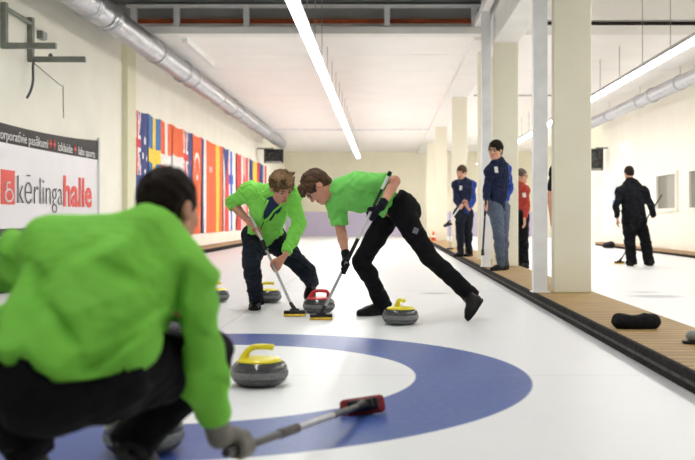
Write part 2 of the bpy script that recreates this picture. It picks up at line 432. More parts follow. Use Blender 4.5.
# ================================================================== ducts
def duct(x, z, r, y0, y1, label, fl, ztop):
    prof = []
    e = empty('ventilation_duct', (x, y0, z)); tag(e, label, 'duct')
    n = 32; pts = []; rs = []
    y = y0
    while y < y1:
        pts += [A(x,y,z), A(x,y+.10,z), A(x,y+.115,z), A(x,y+.13,z)]; rs += [r, r, r+.006, r]; y += .145
    new('pipe', tube(pts, rs, n), M['galv'], e, smooth=True)
    for f in fl:
        new('flange', tube([A(x,f,z), A(x,f+.03,z), A(x,f+.031,z), A(x,f+.09,z), A(x,f+.091,z), A(x,f+.12,z)], [r+.03,r+.03,r+.015,r+.015,r+.03,r+.03], n), M['galv'], e, smooth=True)
    y = y0+.6
    while y < y1:
        zt = CZ if y > 15.9 else ztop
        ring = [A(x+(r+.012)*math.cos(q), y, z+(r+.012)*math.sin(q)) for q in np.linspace(0, 2*math.pi, 25)]
        new('hanger', merge(tube(ring, .01, 6), tube([A(x,y,z+r), A(x,y,zt)], .007, 6)), M['galv'], e); y += 3.0
duct(-3.92, 3.70, .185, 9.5, 36.0, 'thick silver spiral ventilation duct running below the ceiling along the flag wall', (12.4, 13.3, 18.2, 24), 4.46)
duct(6.02, 3.60, .14, 9.5, 30.0, 'thin silver ventilation duct running along the right wall', (15, 21), 4.55)
# ================================================================== wall bracket frame, cable, junction box
YA, YC = 11.3, 12.15
e = empty('bracket_frame', (LW, YA, 2.9)); tag(e, 'grey steel bracket frame jutting from the left wall above the banner', 'bracket')
for y, z, l in ((YA, 2.92, .66), (YC, 2.90, .74)):
    new('upright', bx(LW, LW+.07, y-.04, y+.04, z-.03, 3.44), M['bracket'], e, bevel=.006)
    new('arm', bx(LW, LW+l, y-.03, y+.03, z-.035, z+.035), M['bracket'], e, bevel=.006)
new('brace', tube([A(LW+.04,YA,3.38), A(LW+.04,YC,3.36)], .03, 8), M['bracket'], e)
new('hook', tube(spline([A(LW+.27,YC,2.94), A(LW+.29,YC,2.97), A(LW+.31,YC,2.94)],8), .014, 6), M['cable'], e)
c0 = P(33,62,12.1)
tag(new('power_cable', tube(spline([P(34,60,12.05), P(33,66,12.1), P(33,80,12.0), P(31,90,11.95), P(27,98,11.9)], 24), .016, 8), M['cable'], smooth=True), 'short dark cable end dangling below the wall bracket', 'cable')
tag(new('pull_cord', tube([P(35,64,12.2), P(60,85,13.0), P(63,86,13.1), P(63.5,118,13.1)], .008, 6), M['bracket']), 'thin grey rod and cord slanting down from the bracket towards the banner', 'cord')
e = empty('junction_box', (LW, 12.5, 3.2)); tag(e, 'small grey junction box on the left wall beside the bracket', 'junction box')
new('housing', box((LW+.04, 12.52, 3.28), (.08,.16,.11)), M['bracket'], e, bevel=.01); new('lid', box((LW+.085, 12.52, 3.28), (.012,.14,.09)), M['lampbody'], e)
# ================================================================== banner
def text(s, size, m, parent, name='lettering', bold=0.0):
    cu = bpy.data.curves.new('txt', 'FONT'); cu.body = s; cu.size = size; cu.offset = bold; cu.resolution_u = 3; cu.extrude = .002
    o = bpy.data.objects.new('txt', cu); COL.objects.link(o)
    dg = bpy.context.evaluated_depsgraph_get(); me = bpy.data.meshes.new_from_object(o.evaluated_get(dg))
    V = np.array([v.co[:] for v in me.vertices]); F = [tuple(p.vertices) for p in me.polygons]
    bpy.data.objects.remove(o); bpy.data.curves.remove(cu)
    return V, F
WXB = LW+.023
def wall_text(s, y0, y1, zb, h, m, parent, bold=0.0, hmode='cap'):
    V, F = text(s, 1.0, m, parent, bold=bold)
    hc = V[:,1].max()
    W = np.stack([WXB+V[:,2]*1.0+.002, y0+(V[:,0]-V[:,0].min())/(V[:,0].max()-V[:,0].min())*(y1-y0), zb+V[:,1]/hc*h], -1)
    return new('lettering', (W, F), m, parent)
def Yw(px, x=LW): return x*FP/(px-VX)
def sag(u): return .10*(1-(2*u-1)**2)
B = empty('banner', (LW, 12.0, .62)); tag(B, 'white banner with grey and red lettering under a black band on the left wall', 'banner')
by0, by1 = 8.6, 15.05
def strip(z0, z1, x, s0=0, s1=0, n=30, t=.012):
    V, F = [], []
    for i in range(n+1):
        u = i/n; y = by0+(by1-by0)*u; w = .003*math.sin(u*9)
        a, b_ = z0-s0*sag(u), z1-s1*sag(u)
        V += [A(x+w,y,a), A(x+w,y,b_), A(x+w+t,y,a), A(x+w+t,y,b_)]
    for i in range(n):
        k = 4*i
        F += [(k,k+4,k+5,k+1), (k+2,k+3,k+7,k+6), (k+1,k+5,k+7,k+3), (k,k+2,k+6,k+4)]
    F += [(0,1,3,2), (4*n,4*n+2,4*n+3,4*n+1)]
    return V, F
new('top_band', strip(1.78, 2.09, LW+.004, .2, 1.0), M['signk'], B, smooth=False)
new('panel', strip(.72, 1.78, LW+.004, 0, .2), M['sign'], B)
new('bottom_band', strip(.62, .72, LW+.004, 0, 0), M['signk'], B)
new('edge_pole', tube([A(LW+.03,by1+.01,.6), A(LW+.03,by1+.01,2.14)], .022, 8), M['white'], B)
sq = new('logo_square', bx(WXB-.012, WXB-.002, 11.24, 11.66, 1.015, 1.435), M['txtr'], B)
ring = [A(WXB, 11.47+.115*math.cos(q), 1.125+.075*math.sin(q)) for q in np.linspace(0, 2*math.pi, 25)]
hk = [A(WXB, 11.40, 1.19), A(WXB, 11.39, 1.27), A(WXB, 11.44, 1.285), A(WXB, 11.50, 1.285)]
new('stone_emblem', merge(tube(ring, .012, 6), tube(hk, .012, 6)), M['txtw'], sq)
wall_text('kērlinga', 11.74, 13.38, 1.03, .375, M['txtk'], B, bold=-.018)
wall_text('halle', 13.42, 14.72, 1.03, .43, M['txtr'], B, bold=.024)
wall_text('korporatīvie pasākumi', 11.13, 12.80, 1.80, .125, M['txtw'], B)
wall_text('izklaide', 13.2, 13.80, 1.80, .12, M['txtw'], B)
wall_text('labs sports', 14.08, 14.88, 1.80, .12, M['txtw'], B)
for yy in (12.91, 13.06, 13.94):
    st = []
    for k in range(8):
        r = .075 if k % 2 == 0 else .03
        st.append(A(WXB+.002, yy+r*.8*math.cos(k*math.pi/4), 1.87+r*math.sin(k*math.pi/4)))
    st2 = [p+A(-.01,0,0) for p in st]
    new('emblem', (st+st2, [tuple(range(8)), tuple(range(15,7,-1))]+[(k,8+k,8+(k+1)%8,(k+1)%8) for k in range(8)]), M['txtr'], B)
# ================================================================== flags
FC = dict(navy=mat('flag_navy', (.035,.05,.22), .75), blue=mat('flag_blue', (.05,.17,.42), .75), red=mat('flag_red', (.66,.055,.06), .75), ored=mat('flag_orange_red', (.80,.13,.035), .75),
          white=mat('flag_white', (.83,.82,.80), .75), yellow=mat('flag_yellow', (.85,.60,.06), .75), bblue=mat('flag_bright_blue', (.03,.09,.55), .75), pink=mat('flag_pink', (.78,.40,.38), .75))
FL = list(FC)
FT, FBt = 2.87, .47
def jack(u, v):                                    # crossed red and white bars on navy, u,v in 0..1
    if abs(u-.5) < .10 or abs(v-.5) < .06: return 'red'
    if abs(u-.5) < .20 or abs(v-.5) < .12: return 'white'
    d = min(abs(u-v), abs(u+v-1))
    return 'pink' if d < .06 else 'white' if d < .14 else 'navy'
def flag(px0, px1, fn, label, nu=26, nv=60):
    y0, y1 = Yw(px0, LW+.03), Yw(px1, LW+.03)
    V, F, mi = [], [], []
    ph = random.random()*6
    top = lambda u: FT-.035*math.sin(math.pi*u)
    for s in (0, 1):
        for j in range(nv+1):
            for i in range(nu+1):
                u, v = i/nu, j/nv
                x = LW+.026+.016*math.sin(u*7+ph+v*2)*(.3+v) + (.006 if s else 0)
                V.append(A(x, y0+.01+(y1-y0-.02)*u, top(u)-(top(u)-FBt)*v))
    n = (nu+1)*(nv+1)
    for s in (0, 1):
        for j in range(nv):
            for i in range(nu):
                a = s*n+j*(nu+1)+i; q = (a, a+1, a+nu+2, a+nu+1)
                F.append(q if s else q[::-1]); mi.append(FL.index(fn((i+.5)/nu, (j+.5)/nv)))
    o = new('national_flag', (V, F), [FC[k] for k in FL], midx=mi, smooth=True)
    return tag(o, label, 'flag', 'flags on the left wall')
def f_aus(u, v):
    if u < .5 and v < .5: return jack(u/.5, v/.5)
    for cu, cv, r in ((.75,.22,.07),(.25,.75,.12),(.75,.47,.05),(.62,.34,.05),(.9,.36,.05),(.78,.6,.05)):
        if ((u-cu))**2+((v-cv)*2.2)**2 < r*r: return 'white'
    return 'navy'
flag(133.5, 148, f_aus, 'navy flag with a red and white corner cross and white stars, nearest the pillar')
flag(148, 160.5, lambda u, v: 'yellow' if abs(u-.5) < .11 or abs(v-.33) < .055 else 'blue', 'blue flag with a yellow cross')
flag(160.5, 172, lambda u, v: 'white' if abs(u-.45) < .11 or abs(v-.33) < .05 else 'ored', 'red flag with a white cross')
flag(172, 183, lambda u, v: 'white' if .26 < v < .45 or (v > .45 and .3 < u < .6) else 'ored', 'orange red flag with a broad white middle band')
def f_nz(u, v):
    if u < .5 and v < .5: return jack(u/.5, v/.5)
    for cu, cv in ((.75,.3),(.25,.7),(.6,.62),(.8,.7)):
        if (u-cu)**2+((v-cv)*2.2)**2 < .004: return 'red'
    return 'navy'
flag(183, 192.5, f_nz, 'narrow navy flag with a corner cross, left of the flag with a crescent')
def f_tur(u, v):
    a = math.hypot((u-.5), (v-.28)*2.0); b_ = math.hypot((u-.5), (v-.31)*2.0)
    return 'white' if (a < .24 and b_ > .19) or math.hypot(u-.5, (v-.42)*2) < .07 else 'ored'
flag(192.5, 201.5, f_tur, 'orange red flag with a white crescent')
flag(201.5, 206, lambda u, v: 'navy' if u < .55 else 'white', 'flag half navy and half white, narrow, beside the crescent flag')
def f_spa(u, v):
    if u < .52: return 'pink' if math.hypot((u-.27)/.09, (v-.3)/.035) < 1 else 'ored'
    return 'yellow' if u < .76 else 'ored'
flag(206, 223, f_spa, 'wide orange red flag with a yellow stripe and small crest')
flag(223, 228.5, lambda u, v: 'navy' if v < .42*(1-abs(u-.5)*2)+.06 else ('white' if u < .4 else 'red'), 'white and red flag with a navy triangle at its top')
flag(228.5, 233.5, lambda u, v: 'bblue' if abs(u-.5) < .17 or abs(v-.36) < .06 else 'white', 'white flag with a bright blue cross')
flag(236.5, 241, lambda u, v: 'red', 'plain red flag, first beyond the gap in the row')
flag(241, 248, lambda u, v: 'white' if u < .25 else ('red' if u > .7 else ('red' if math.hypot((u-.47)/.2, (v-.4)/.16) < 1 else 'pink')), 'pink, white and red flag behind the left sweeper')
flag(250, 259.5, lambda u, v: 'navy' if u < .3 else 'yellow' if u < .68 else 'red', 'navy, yellow and red striped flag')
flag(260, 266.5, lambda u, v: 'navy' if u < .45 else 'white' if u < .7 else 'red', 'navy, white and red striped flag, farthest of the row')
# ================================================================== scoreboards, wall lamp, notices
def scoreboard(x, y, z, w, h, side, label):
    e = empty('scoreboard', (x, y, z-h/2)); tag(e, label, 'scoreboard')
    new('housing', merge(bx(x-w/2,x+w/2,y,y+.14,z-h/2,z+h/2)), M['black'], e, bevel=.012)
    new('screen', bx(x-w/2+.05,x+w/2-.05,y-.008,y,z-h/2+.07,z+h/2-.05), M['screen'], e)
    new('label_strip', bx(x-w/2+.06,x+w/2-.06,y-.006,y,z-h/2+.015,z-h/2+.055), M['lampbody'], e)
    new('bracket', bx(min(x, side), max(x, side), y+.06, y+.12, z+h/2, z+h/2+.05), M['bracket'], e)
scoreboard((273.5-VX)/FP*34, 34, CH+(VY-156)/FP*34, .70, .50, LW, 'black scoreboard hung at the far end of the flag wall')
scoreboard((596.5-VX)/FP*28.5, 28.5, CH+(VY-159.5)/FP*28.5, .42, .66, RW, 'black box hung high at the end of the right wall')
e = empty('wall_lamp', (RW, 26.3, 2.84)); tag(e, 'small round lit lamp on the right wall', 'lamp')
V, F = lathe([(0,0),(.14,0),(.14,.02),(.12,.05)], 20); V = [A(RW-v[2], 26.3+v[0], 2.84+v[1]) for v in V]; new('base', (V, F), M['white'], e)
V, F = lathe([(.12,.05),(.115,.09),(.08,.13),(0,.145)], 20); V = [A(RW-v[2], 26.3+v[0], 2.84+v[1]) for v in V]; new('bulb_cover', (V, F), emit('wall_lamp_glow', (1,.97,.9), 6), e, smooth=True)
n1 = tag(new('notice_sheet', bx(RW-.012,RW-.001,27.3,27.95,1.15,2.0), mat('pale_notice', (.55,.62,.72), .6)), 'pale blue notice sheet on the right wall behind the man in black', 'notice')
new('blue_patch', bx(RW-.016,RW-.012,27.35,27.9,1.18,1.38), FC['blue'], n1)
tag(new('wall_sensor', box((RW-.03,29.0,1.9),(.06,.1,.12)), M['white'], bevel=.01), 'tiny white sensor box at the end of the right wall', 'sensor')
# ================================================================== cones, bags
def cone(px, d, s, label):
    c = G(px, d, .1)
    e = empty('traffic_cone', c); tag(e, label, 'cone', 'small orange cones on the walkway')
    new('base', box(c+A(0,0,.012*s), (.26*s,.26*s,.024*s)), M['orange'], e, bevel=.005)
    new('body', lathe([(.1*s,.024*s),(.03*s,.36*s),(.022*s,.37*s),(0,.37*s)], 20, c), M['orange'], e, smooth=True)
    new('band', lathe([(.079*s,.13*s),(.083*s,.13*s),(.063*s,.22*s),(.059*s,.22*s)], 20, c), M['white'], e, smooth=True)
cone(433.5, 31.0, .85, 'small orange cone on the boardwalk beside the far columns')
f = Field((1.4,6.0,.08), (2.1,6.7,.3), .006)
c = A(1.70, 6.38, .1)
f.cap(c+A(-.100,.0,.052), c+A(.125,.0,.048), .056, .054, .02); f.cap(c+A(-.03,0,.05), c+A(.05,0,.05), .045, .045, .03)
f.ell(c+A(-.01,-.01,.125), np.eye(3), (.05,.08,.03), .04, sub=True)
f.cut(A(0,0,.1), (0,0,-1)); f.noise(.003, .05, 3)
V, Q = smoothed(*f.mesh()); V[:,2] = np.maximum(V[:,2], .1)
tag(new('equipment_roll', (V, Q), M['softblack'], smooth=True), 'black padded roll lying across the boardwalk', 'roll')
f = Field((6.1,26.1,0), (6.6,26.9,.4), .012)
f.ell(A(6.33,26.5,.07), np.eye(3), (.16,.24,.10), .05); f.ell(A(6.36,26.3,.12), np.eye(3), (.1,.14,.09), .05); f.cut(A(0,0,.0), (0,0,-1)); f.noise(.012, .12, 5)
tag(new('sports_bag', f.mesh(), M['softblack'], smooth=True), 'black bag lying on the ice against the right wall', 'bag')
# ================================================================== curling stones
def rot(g, a, c):
    V, F = g; ca, sa = math.cos(a), math.sin(a)
    return [c+A(v[0]*ca-v[1]*sa, v[0]*sa+v[1]*ca, v[2]) for v in V], F
Z0 = A(0,0,0)
def stone(px, d, ang, hm, label, kind=0):
    c = G(px, d)
    e = empty('curling_stone', c); tag(e, label, 'curling stone', 'curling stones on the ice')
    pr = [(0,.006),(.05,.005),(.062,0),(.085,.002),(.112,.010),(.132,.026),(.1425,.048)]
    pr2 = [(.1425,.080),(.139,.098),(.128,.115),(.108,.126),(.06,.131),(.0,.131)]
    new('granite_body', merge(lathe(pr, 48, c), lathe(pr2, 48, c)), M['granite'], e, smooth=True)
    new('striking_band', lathe([(.1425,.048),(.1450,.053),(.1458,.064),(.1450,.075),(.1425,.080)], 48, c), M['granite2'], e, smooth=True)
    new('handle_plate', lathe([(.112,.123),(.112,.129),(.102,.136),(.07,.140),(0,.142)], 40, c), hm, e, smooth=True)
    pts = spline([A(-.080,0,.130), A(-.070,0,.155), A(-.052,0,.182), A(-.022,0,.195), A(.025,0,.196), A(.066,0,.192), A(.072,0,.191)], 30)
    n = len(pts); rs = [(.025-.010*min(1, i/(n*.3)))*(1 if kind or i < n-4 else (.9,.75,.55,.25)[i-n+4]) for i in range(n)]
    V, F = tube(pts, rs, 14)
    V = [A(v[0], v[1]*1.15, v[2]) for v in V]
    if kind:                                                           # closed loop handle
        V2, F2 = tube(spline([A(.066,0,.192), A(.082,0,.172), A(.078,0,.132)], 10), .014, 12)
        V, F = merge((V, F), (V2, F2))
    new('handle', rot((V, F), ang, c), hm, e, smooth=True)
    return e
stone(259.5, 4.78, .12, M['yellow'], 'yellow handled curling stone in the middle of the painted circle, beside the green sleeve')
stone(319, 8.45, .15, M['red'], 'red handled curling stone in front of the two sweeping brooms', 1)
stone(400.5, 7.52, -1.25, M['yellow'], 'yellow handled curling stone between the spread legs of the right sweeper')
stone(267, 9.45, .2, M['yellow'], 'yellow handled curling stone behind the left sweeper front foot')
stone(214.8, 9.5, -.5, M['yellow'], 'curling stone half hidden by the green sleeve, left of the left sweeper foot')
stone(172, 7.1, 2.6, M['red'], 'curling stone glimpsed between the crouching player sleeve and torso')
stone(144, 3.42, 1.2, M['yellow'], 'curling stone right behind the crouching player shin, at the bottom of the picture')
# ================================================================== brooms
def broom(top, head, axis, label, bands, pad, hw=.20, r=.0125, hl=.055, tilt=None, name='curling_broom', cat='broom', padm=None, bulk=None):
    top, head = np.asarray(top, float), np.asarray(head, float)
    e = empty(name, A(head[0], head[1], max(0, head[2]-.04))); tag(e, label, cat, 'curling brooms')
    d = head-top
    for a, b_, m, rr in bands:
        pts = [top+d*(a+(b_-a)*i/6) for i in range(7)]
        nm = 'grip' if rr > r*1.05 else 'shaft'
        new(nm, tube(pts, rr, 12), m, e, smooth=False)
    x = nrm(axis); z = A(0,0,1) if tilt is None else nrm(tilt); y = nrm(np.cross(z, x)); z = np.cross(x, y); ax = [x, y, z]
    hc = head-z*.0
    new('brush_head', merge(box(hc-z*.004, (hw*.70, hl*.72, .030), ax) if bulk else box(hc-z*.004, (hw, hl, .026), ax), box(hc+z*.016, (hw*.45, hl*.6, .02), ax)), M['black'], e, bevel=.008)
    new('ferrule', tube([head-nrm(d)*.09, head+z*.02], [.016, .020], 10), M['black'], e)
    new('brush_pad', box(hc-z*(.027 if bulk is None else .028), (hw*1.03, hl*1.12, .020 if bulk is None else .040), ax), pad, e, bevel=.018 if bulk else .006)
    return e
# ================================================================== people
SK = mat('skin', (.62,.33,.22), .5, var=.06, scale=30); SK2 = mat('ruddy_skin', (.58,.27,.18), .5, var=.08, scale=30)
LIP = mat('lips', (.50,.16,.13), .45)
EYEW = mat('eye_white', (.42,.38,.35), .2, var=.02); IRIS = mat('iris', (.05,.04,.035), .15)
HB = mat('brown_hair', (.075,.040,.020), .6, spec=.2, var=.5, scale=25, stretch=(1,1,.35), bump=.7, bscale=60)
HBL = mat('dark_blond_hair', (.17,.10,.045), .6, spec=.25, var=.55, scale=22, stretch=(1,1,.35), bump=.8, bscale=50)
HK = mat('near_black_hair', (.014,.009,.007), .7, spec=.12, var=.4, scale=30, bump=.7, bscale=70)
HG = mat('ash_blond_hair', (.10,.078,.05), .6, var=.3, scale=30, bump=.5, bscale=60)
GJ = mat('green_jacket_cloth', (.215,.68,.085), .6, var=.07, scale=10, bump=.25, bscale=25, spec=.3)
GP = mat('green_polo_cloth', (.185,.63,.125), .75, var=.06, scale=12, bump=.2, bscale=30, spec=.2)
GF = mat('grass_green_fleece', (.19,.56,.062), .75, var=.07, scale=9, bump=.2, bscale=18, spec=.2)
BT = mat('black_trouser_cloth', (.008,.008,.010), .85, var=.3, scale=14, bump=.3, bscale=30, spec=.10)
NT = mat('dark_navy_trouser_cloth', (.013,.017,.027), .8, var=.3, scale=14, bump=.3, bscale=30, spec=.12)
JN = mat('blue_grey_track_cloth', (.075,.10,.15), .85, var=.15, scale=14, bump=.2)
NJ = mat('navy_jacket_cloth', (.014,.02,.05), .8, var=.2, scale=14, bump=.2, spec=.12)
BJ = mat('royal_blue_sleeve', (.012,.045,.27), .7, var=.15, scale=14, bump=.2, spec=.3)
RJ = mat('red_fleece', (.36,.03,.02), .8, var=.12, scale=14, bump=.2)
KJ = mat('black_jacket_cloth', (.010,.011,.014), .85, var=.3, scale=14, bump=.2, spec=.1)
GLV = mat('black_glove_cloth', (.010,.011,.017), .8, spec=.1, var=.3, scale=30, bump=.3); GLG = mat('grey_glove_cloth', (.20,.19,.17), .8, var=.15, scale=30, bump=.4)
SHO = mat('black_shoe_leather', (.008,.008,.009), .4, var=.3, spec=.18); SOL = mat('shoe_sole', (.016,.016,.017), .7, spec=.15)
NU = mat('navy_undershirt', (.010,.025,.10), .7, var=.2, scale=12)
BADGE = mat('pale_badge', (.13,.14,.17), .6, var=.2, scale=60); WTR = mat('white_print', (.75,.75,.75), .6)
def frame(f, u):
    f = nrm(f); u = np.asarray(u, float); u = nrm(u-f*np.dot(u, f)); return np.cross(f, u), f, u
def head_prims(F, c, f, u, s):
    r, f, u = frame(f, u); ax = [r, f, u]; L = lambda x, y, z: c+s*(x*r+y*f+z*u)
    E = lambda p, rad, k=.015, sub=False: F.ell(L(*p), ax, [q*s for q in rad], k*s, sub)
    C = lambda a, b, ra, rb, k=.015, sub=False: F.cap(L(*a), L(*b), ra*s, rb*s, k*s, sub=sub)
    E((0,-.012,.030), (.075,.095,.090), .02); E((0,.032,-.03), (.060,.060,.082), .03)
    C((0,.028,-.070), (0,.062,-.090), .046, .028, .03); C((-.045,.005,-.055), (-.022,.058,-.088), .022, .018, .025); C((.045,.005,-.055), (.022,.058,-.088), .022, .018, .025)
    E((-.040,.052,-.025), (.026,.028,.026), .02); E((.040,.052,-.025), (.026,.028,.026), .02)
    C((-.034,.078,.032), (.034,.078,.032), .014, .014, .02)
    E((-.032,.106,.009), (.020,.024,.014), .012, True); E((.032,.106,.009), (.020,.024,.014), .012, True)
    C((0,.086,.016), (0,.108,-.022), .009, .013, .010); E((-.013,.097,-.028), (.009,.010,.008), .008); E((.013,.097,-.028), (.009,.010,.008), .008)
    E((0,.089,-.055), (.024,.011,.006), .005); E((0,.087,-.066), (.020,.012,.007), .005); E((0,.078,-.092), (.020,.016,.016), .02)
    for sx in (-1, 1):
        E((sx*.078,-.012,-.004), (.011,.021,.033), .008); E((sx*.088,-.006,-.002), (.006,.010,.016), .004, True)
    return L, ax
def hand_prims(F, w, el, h, infl=0.0, s=1.0):
    """five fingers and a thumb on the palm; h = ('grip', point on shaft, shaft axis, shaft radius, thumb side) or ('relax', direction, palm normal, thumb side)"""
    if h[0] == 'grip':
        _, g, a, R, ts = h; a = nrm(a); g = np.asarray(g, float)
        e1 = w-g; e1 = nrm(e1-a*np.dot(e1, a)); e2 = np.cross(a, e1)*ts
        fr = .0092*s+infl; rr = R+fr*.9
        pc = lambda q, o, rad=rr: g+a*o+rad*(math.cos(q)*e1+math.sin(q)*e2)
        for i in range(4):
            o = (i-1.5)*.021*s; kn = pc(.55, o, rr+.010)
            F.cap(w+(kn-w)*.18, kn, .016*s+infl, .0135*s+infl, .012)
            q = [.55, 1.35, 2.2, 3.05, 3.75]; n = len(q) if i in (1,2) else len(q)-1
            for j in range(n-1): F.cap(pc(q[j], o), pc(q[j+1], o), fr*(1.05-.06*j), fr*(1-.06*j), .004)
        th = [w+(pc(0,-.03*s)-w)*.45, pc(-.5, -.036*s, rr+.012), pc(-1.2, -.030*s), pc(-2.0, -.018*s)]
        for j in range(3): F.cap(th[j], th[j+1], (.0155-.002*j)*s+infl, (.0135-.002*j)*s+infl, .008)
    else:
        _, d, n, ts = h; d = nrm(d); n = nrm(n-d*np.dot(n, d)); sd = np.cross(d, n)*ts
        ln = [.068, .078, .073, .056]
        for i in range(4):
            k0 = w+d*.088*s+sd*(.030-.020*i)*s; F.cap(w+d*.012*s+sd*(.012-.008*i)*s, k0, .017*s+infl, .0115*s+infl, .014)
            k1 = k0+nrm(d+n*.35)*ln[i]*.5*s; k2 = k1+nrm(d+n*.95)*ln[i]*.5*s
            F.cap(k0, k1, .0105*s+infl, .0095*s+infl, .004); F.cap(k1, k2, .0095*s+infl, .0082*s+infl, .004)
        t0 = w+d*.022*s+sd*.016*s; t1 = t0+nrm(d*.6+sd*.8+n*.3)*.042*s; t2 = t1+nrm(d*.95+sd*.25+n*.3)*.032*s
        F.cap(t0, t1, .016*s+infl, .0125*s+infl, .01); F.cap(t1, t2, .012*s+infl, .0095*s+infl, .005)
def torso_prims(F, J, infl=0.0, s=1.0, k=.05, hem=None, neckr=None, belly=0.0):
    pv, ch, nk = J['pelvis'], J['chest'], J['neck']
    fp = nrm(np.cross(ch-pv, J['hipR']-J['hipL'])); fc = nrm(np.cross(nk-pv, J['shR']-J['shL']))
    fp, fc = -fp, -fc
    if 'front' in J:
        if fp@J['front'] < 0: fp = -fp
        if fc@J['front'] < 0: fc = -fc
    wst = pv+(ch-pv)*.45+fp*J.get('bow', 0.0)
    I = infl
    if hem is not None: F.cap(hem, wst, (.150+belly)*s+I, (.128+belly)*s+I, k, cuta=True, fl=(fp, .70))
    else: F.cap(pv, wst, .145*s+I, .122*s+I, k, fl=(fp, .72))
    F.cap(wst, ch, (.126+belly)*s+I, .150*s+I, k, fl=(fc, .70)); F.cap(ch, nk-(nk-ch)*.22, .150*s+I, .085*s+I, k, fl=(fc, .72))
    up = nk-(nk-ch)*.25
    for sh in (J['shL'], J['shR']):
        F.cap(up, sh, .066*s+I, .058*s+I, k); F.cap(nk, sh, .045*s+I*.8, .045*s+I, k); F.cap(ch+(up-ch)*.2, sh, .08*s+I, .06*s+I, k)
    F.cap(nk-(nk-ch)*.15, nk+(J['head']-nk)*.18, (neckr or .062)*s+I*.5, (neckr or .056)*s+I*.5, .02)
    return fp, fc
def leg_prims(F, J, S, I=0.0, s=1.0, ankle=None):
    hp, kn, an = J['hip'+S], J['kn'+S], J['an'+S]
    F.cap(hp, hp+(kn-hp)*.5, .088*s+I, .074*s+I, .03); F.cap(hp+(kn-hp)*.5, kn, .074*s+I, .057*s+I*1.1, .02)
    bk = nrm(np.cross(np.cross(an-kn, kn-hp), an-kn)) if np.linalg.norm(np.cross(nrm(an-kn), nrm(kn-hp))) > .05 else A(0,0,0)
    m = kn+(an-kn)*.32-bk*.012
    F.cap(kn, m, .055*s+I*1.1, .056*s+I*1.15, .02); F.cap(m, an, .056*s+I*1.15, (ankle or .038*s+I*1.2), .02)
def arm_prims(F, J, S, I=0.0, s=1.0, upto=1.0, k=.02, cuff=None):
    sh, el, wr = J['sh'+S], J['el'+S], J['wr'+S]
    if upto <= .5:
        e = sh+(el-sh)*upto*2; F.cap(sh, e, .057*s+I, (.050*s+I)*1.06, k, cutb=True); return
    F.cap(sh, el, .055*s+I, .043*s+I, k); t = (upto-.5)*2; e = el+(wr-el)*t
    m = el+(e-el)*.3; F.cap(el, m, .043*s+I, .043*s+I, .015); F.cap(m, e, .043*s+I, cuff or (.043-.016*t)*s+I, .012, cutb=upto < 1 or cuff is not None)
def shoe(parent, heel, toe, up=None, s=1.0, mats=(None, None)):
    heel, toe = np.asarray(heel, float), np.asarray(toe, float); y = nrm(toe-heel); u = A(0,0,1) if up is None else np.asarray(up, float)
    z = nrm(u-y*np.dot(u, y)); x = np.cross(y, z); R = np.stack([x, y, z]); l = np.linalg.norm(toe-heel)
    W = lambda V: heel+V@R
    F = Field((-.08,-.03,-.02), (.08,l+.04,.2), .007)
    fl = (A(0,0,1), .85)
    F.cap((0,.045,.045), (.004,l*.66,.036), .040*s, .048*s, .02, fl=fl); F.cap((.004,l*.66,.036), (0,l-.035,.028), .048*s, .036*s, .02, fl=fl)
    F.cap((0,.055,.05), (0,.06,.125), .041*s, .043*s, .03, cutb=True); F.cap((0,.07,.10), (0,l*.55,.05), .036*s, .036*s, .03)
    F.cut(A(0,0,.014), (0,0,-1)); V, Q = F.mesh(); sh = new('shoe', (W(V), Q), mats[0] or SHO, parent, smooth=True)
    F = Field((-.08,-.03,-.02), (.08,l+.04,.06), .007)
    F.cap((0,.045,.02), (.004,l*.66,.02), .043*s, .052*s, .02); F.cap((.004,l*.66,.02), (0,l-.037,.02), .052*s, .039*s, .02)
    F.cut(A(0,0,.0), (0,0,-1)); F.cut(A(0,0,.022), (0,0,1)); V, Q = F.mesh(); V[:,2] = np.clip(V[:,2], 0, .022)
    new('sole', (W(V), Q), mats[1] or SOL, sh, smooth=False)
    return sh
def bounds(J, m=.2):
    a = np.array([v for q, v in J.items() if q != 'front' and isinstance(v, np.ndarray) and v.shape == (3,)]); return a.min(0)-m, a.max(0)+m
def project(V): return np.stack([VX+V[:,0]/V[:,1]*FP, VY-(V[:,2]-CH)/V[:,1]*FP], -1)
def surf(V, px, py, r=3.0):
    q = project(V); m = np.where(np.hypot(q[:,0]-px, q[:,1]-py) < r)[0]
    if not len(m): m = [np.argmin(np.hypot(q[:,0]-px, q[:,1]-py))]
    i = m[np.argmin(V[m,1])]; d = V[i,1]; return P(px, py, d)
def patch(name, V, px, py, w, h, m, parent, r=3.0, tilt=0.0):
    """a small sewn badge lying on the cloth found at that place"""
    c = surf(V, px, py, r); n = V[np.argsort(((V-c)**2).sum(1))[:60]]; u_, s_, vt = np.linalg.svd(n-n.mean(0)); nn = vt[2]
    if nn[1] > 0: nn = -nn
    z = A(math.sin(tilt),0,math.cos(tilt)); z = nrm(z-nn*np.dot(z, nn)); x = np.cross(z, nn)
    return new(name, box(n.mean(0)+nn*.006, (w, .012, h), [x, nn, z]), m, parent, bevel=.004)
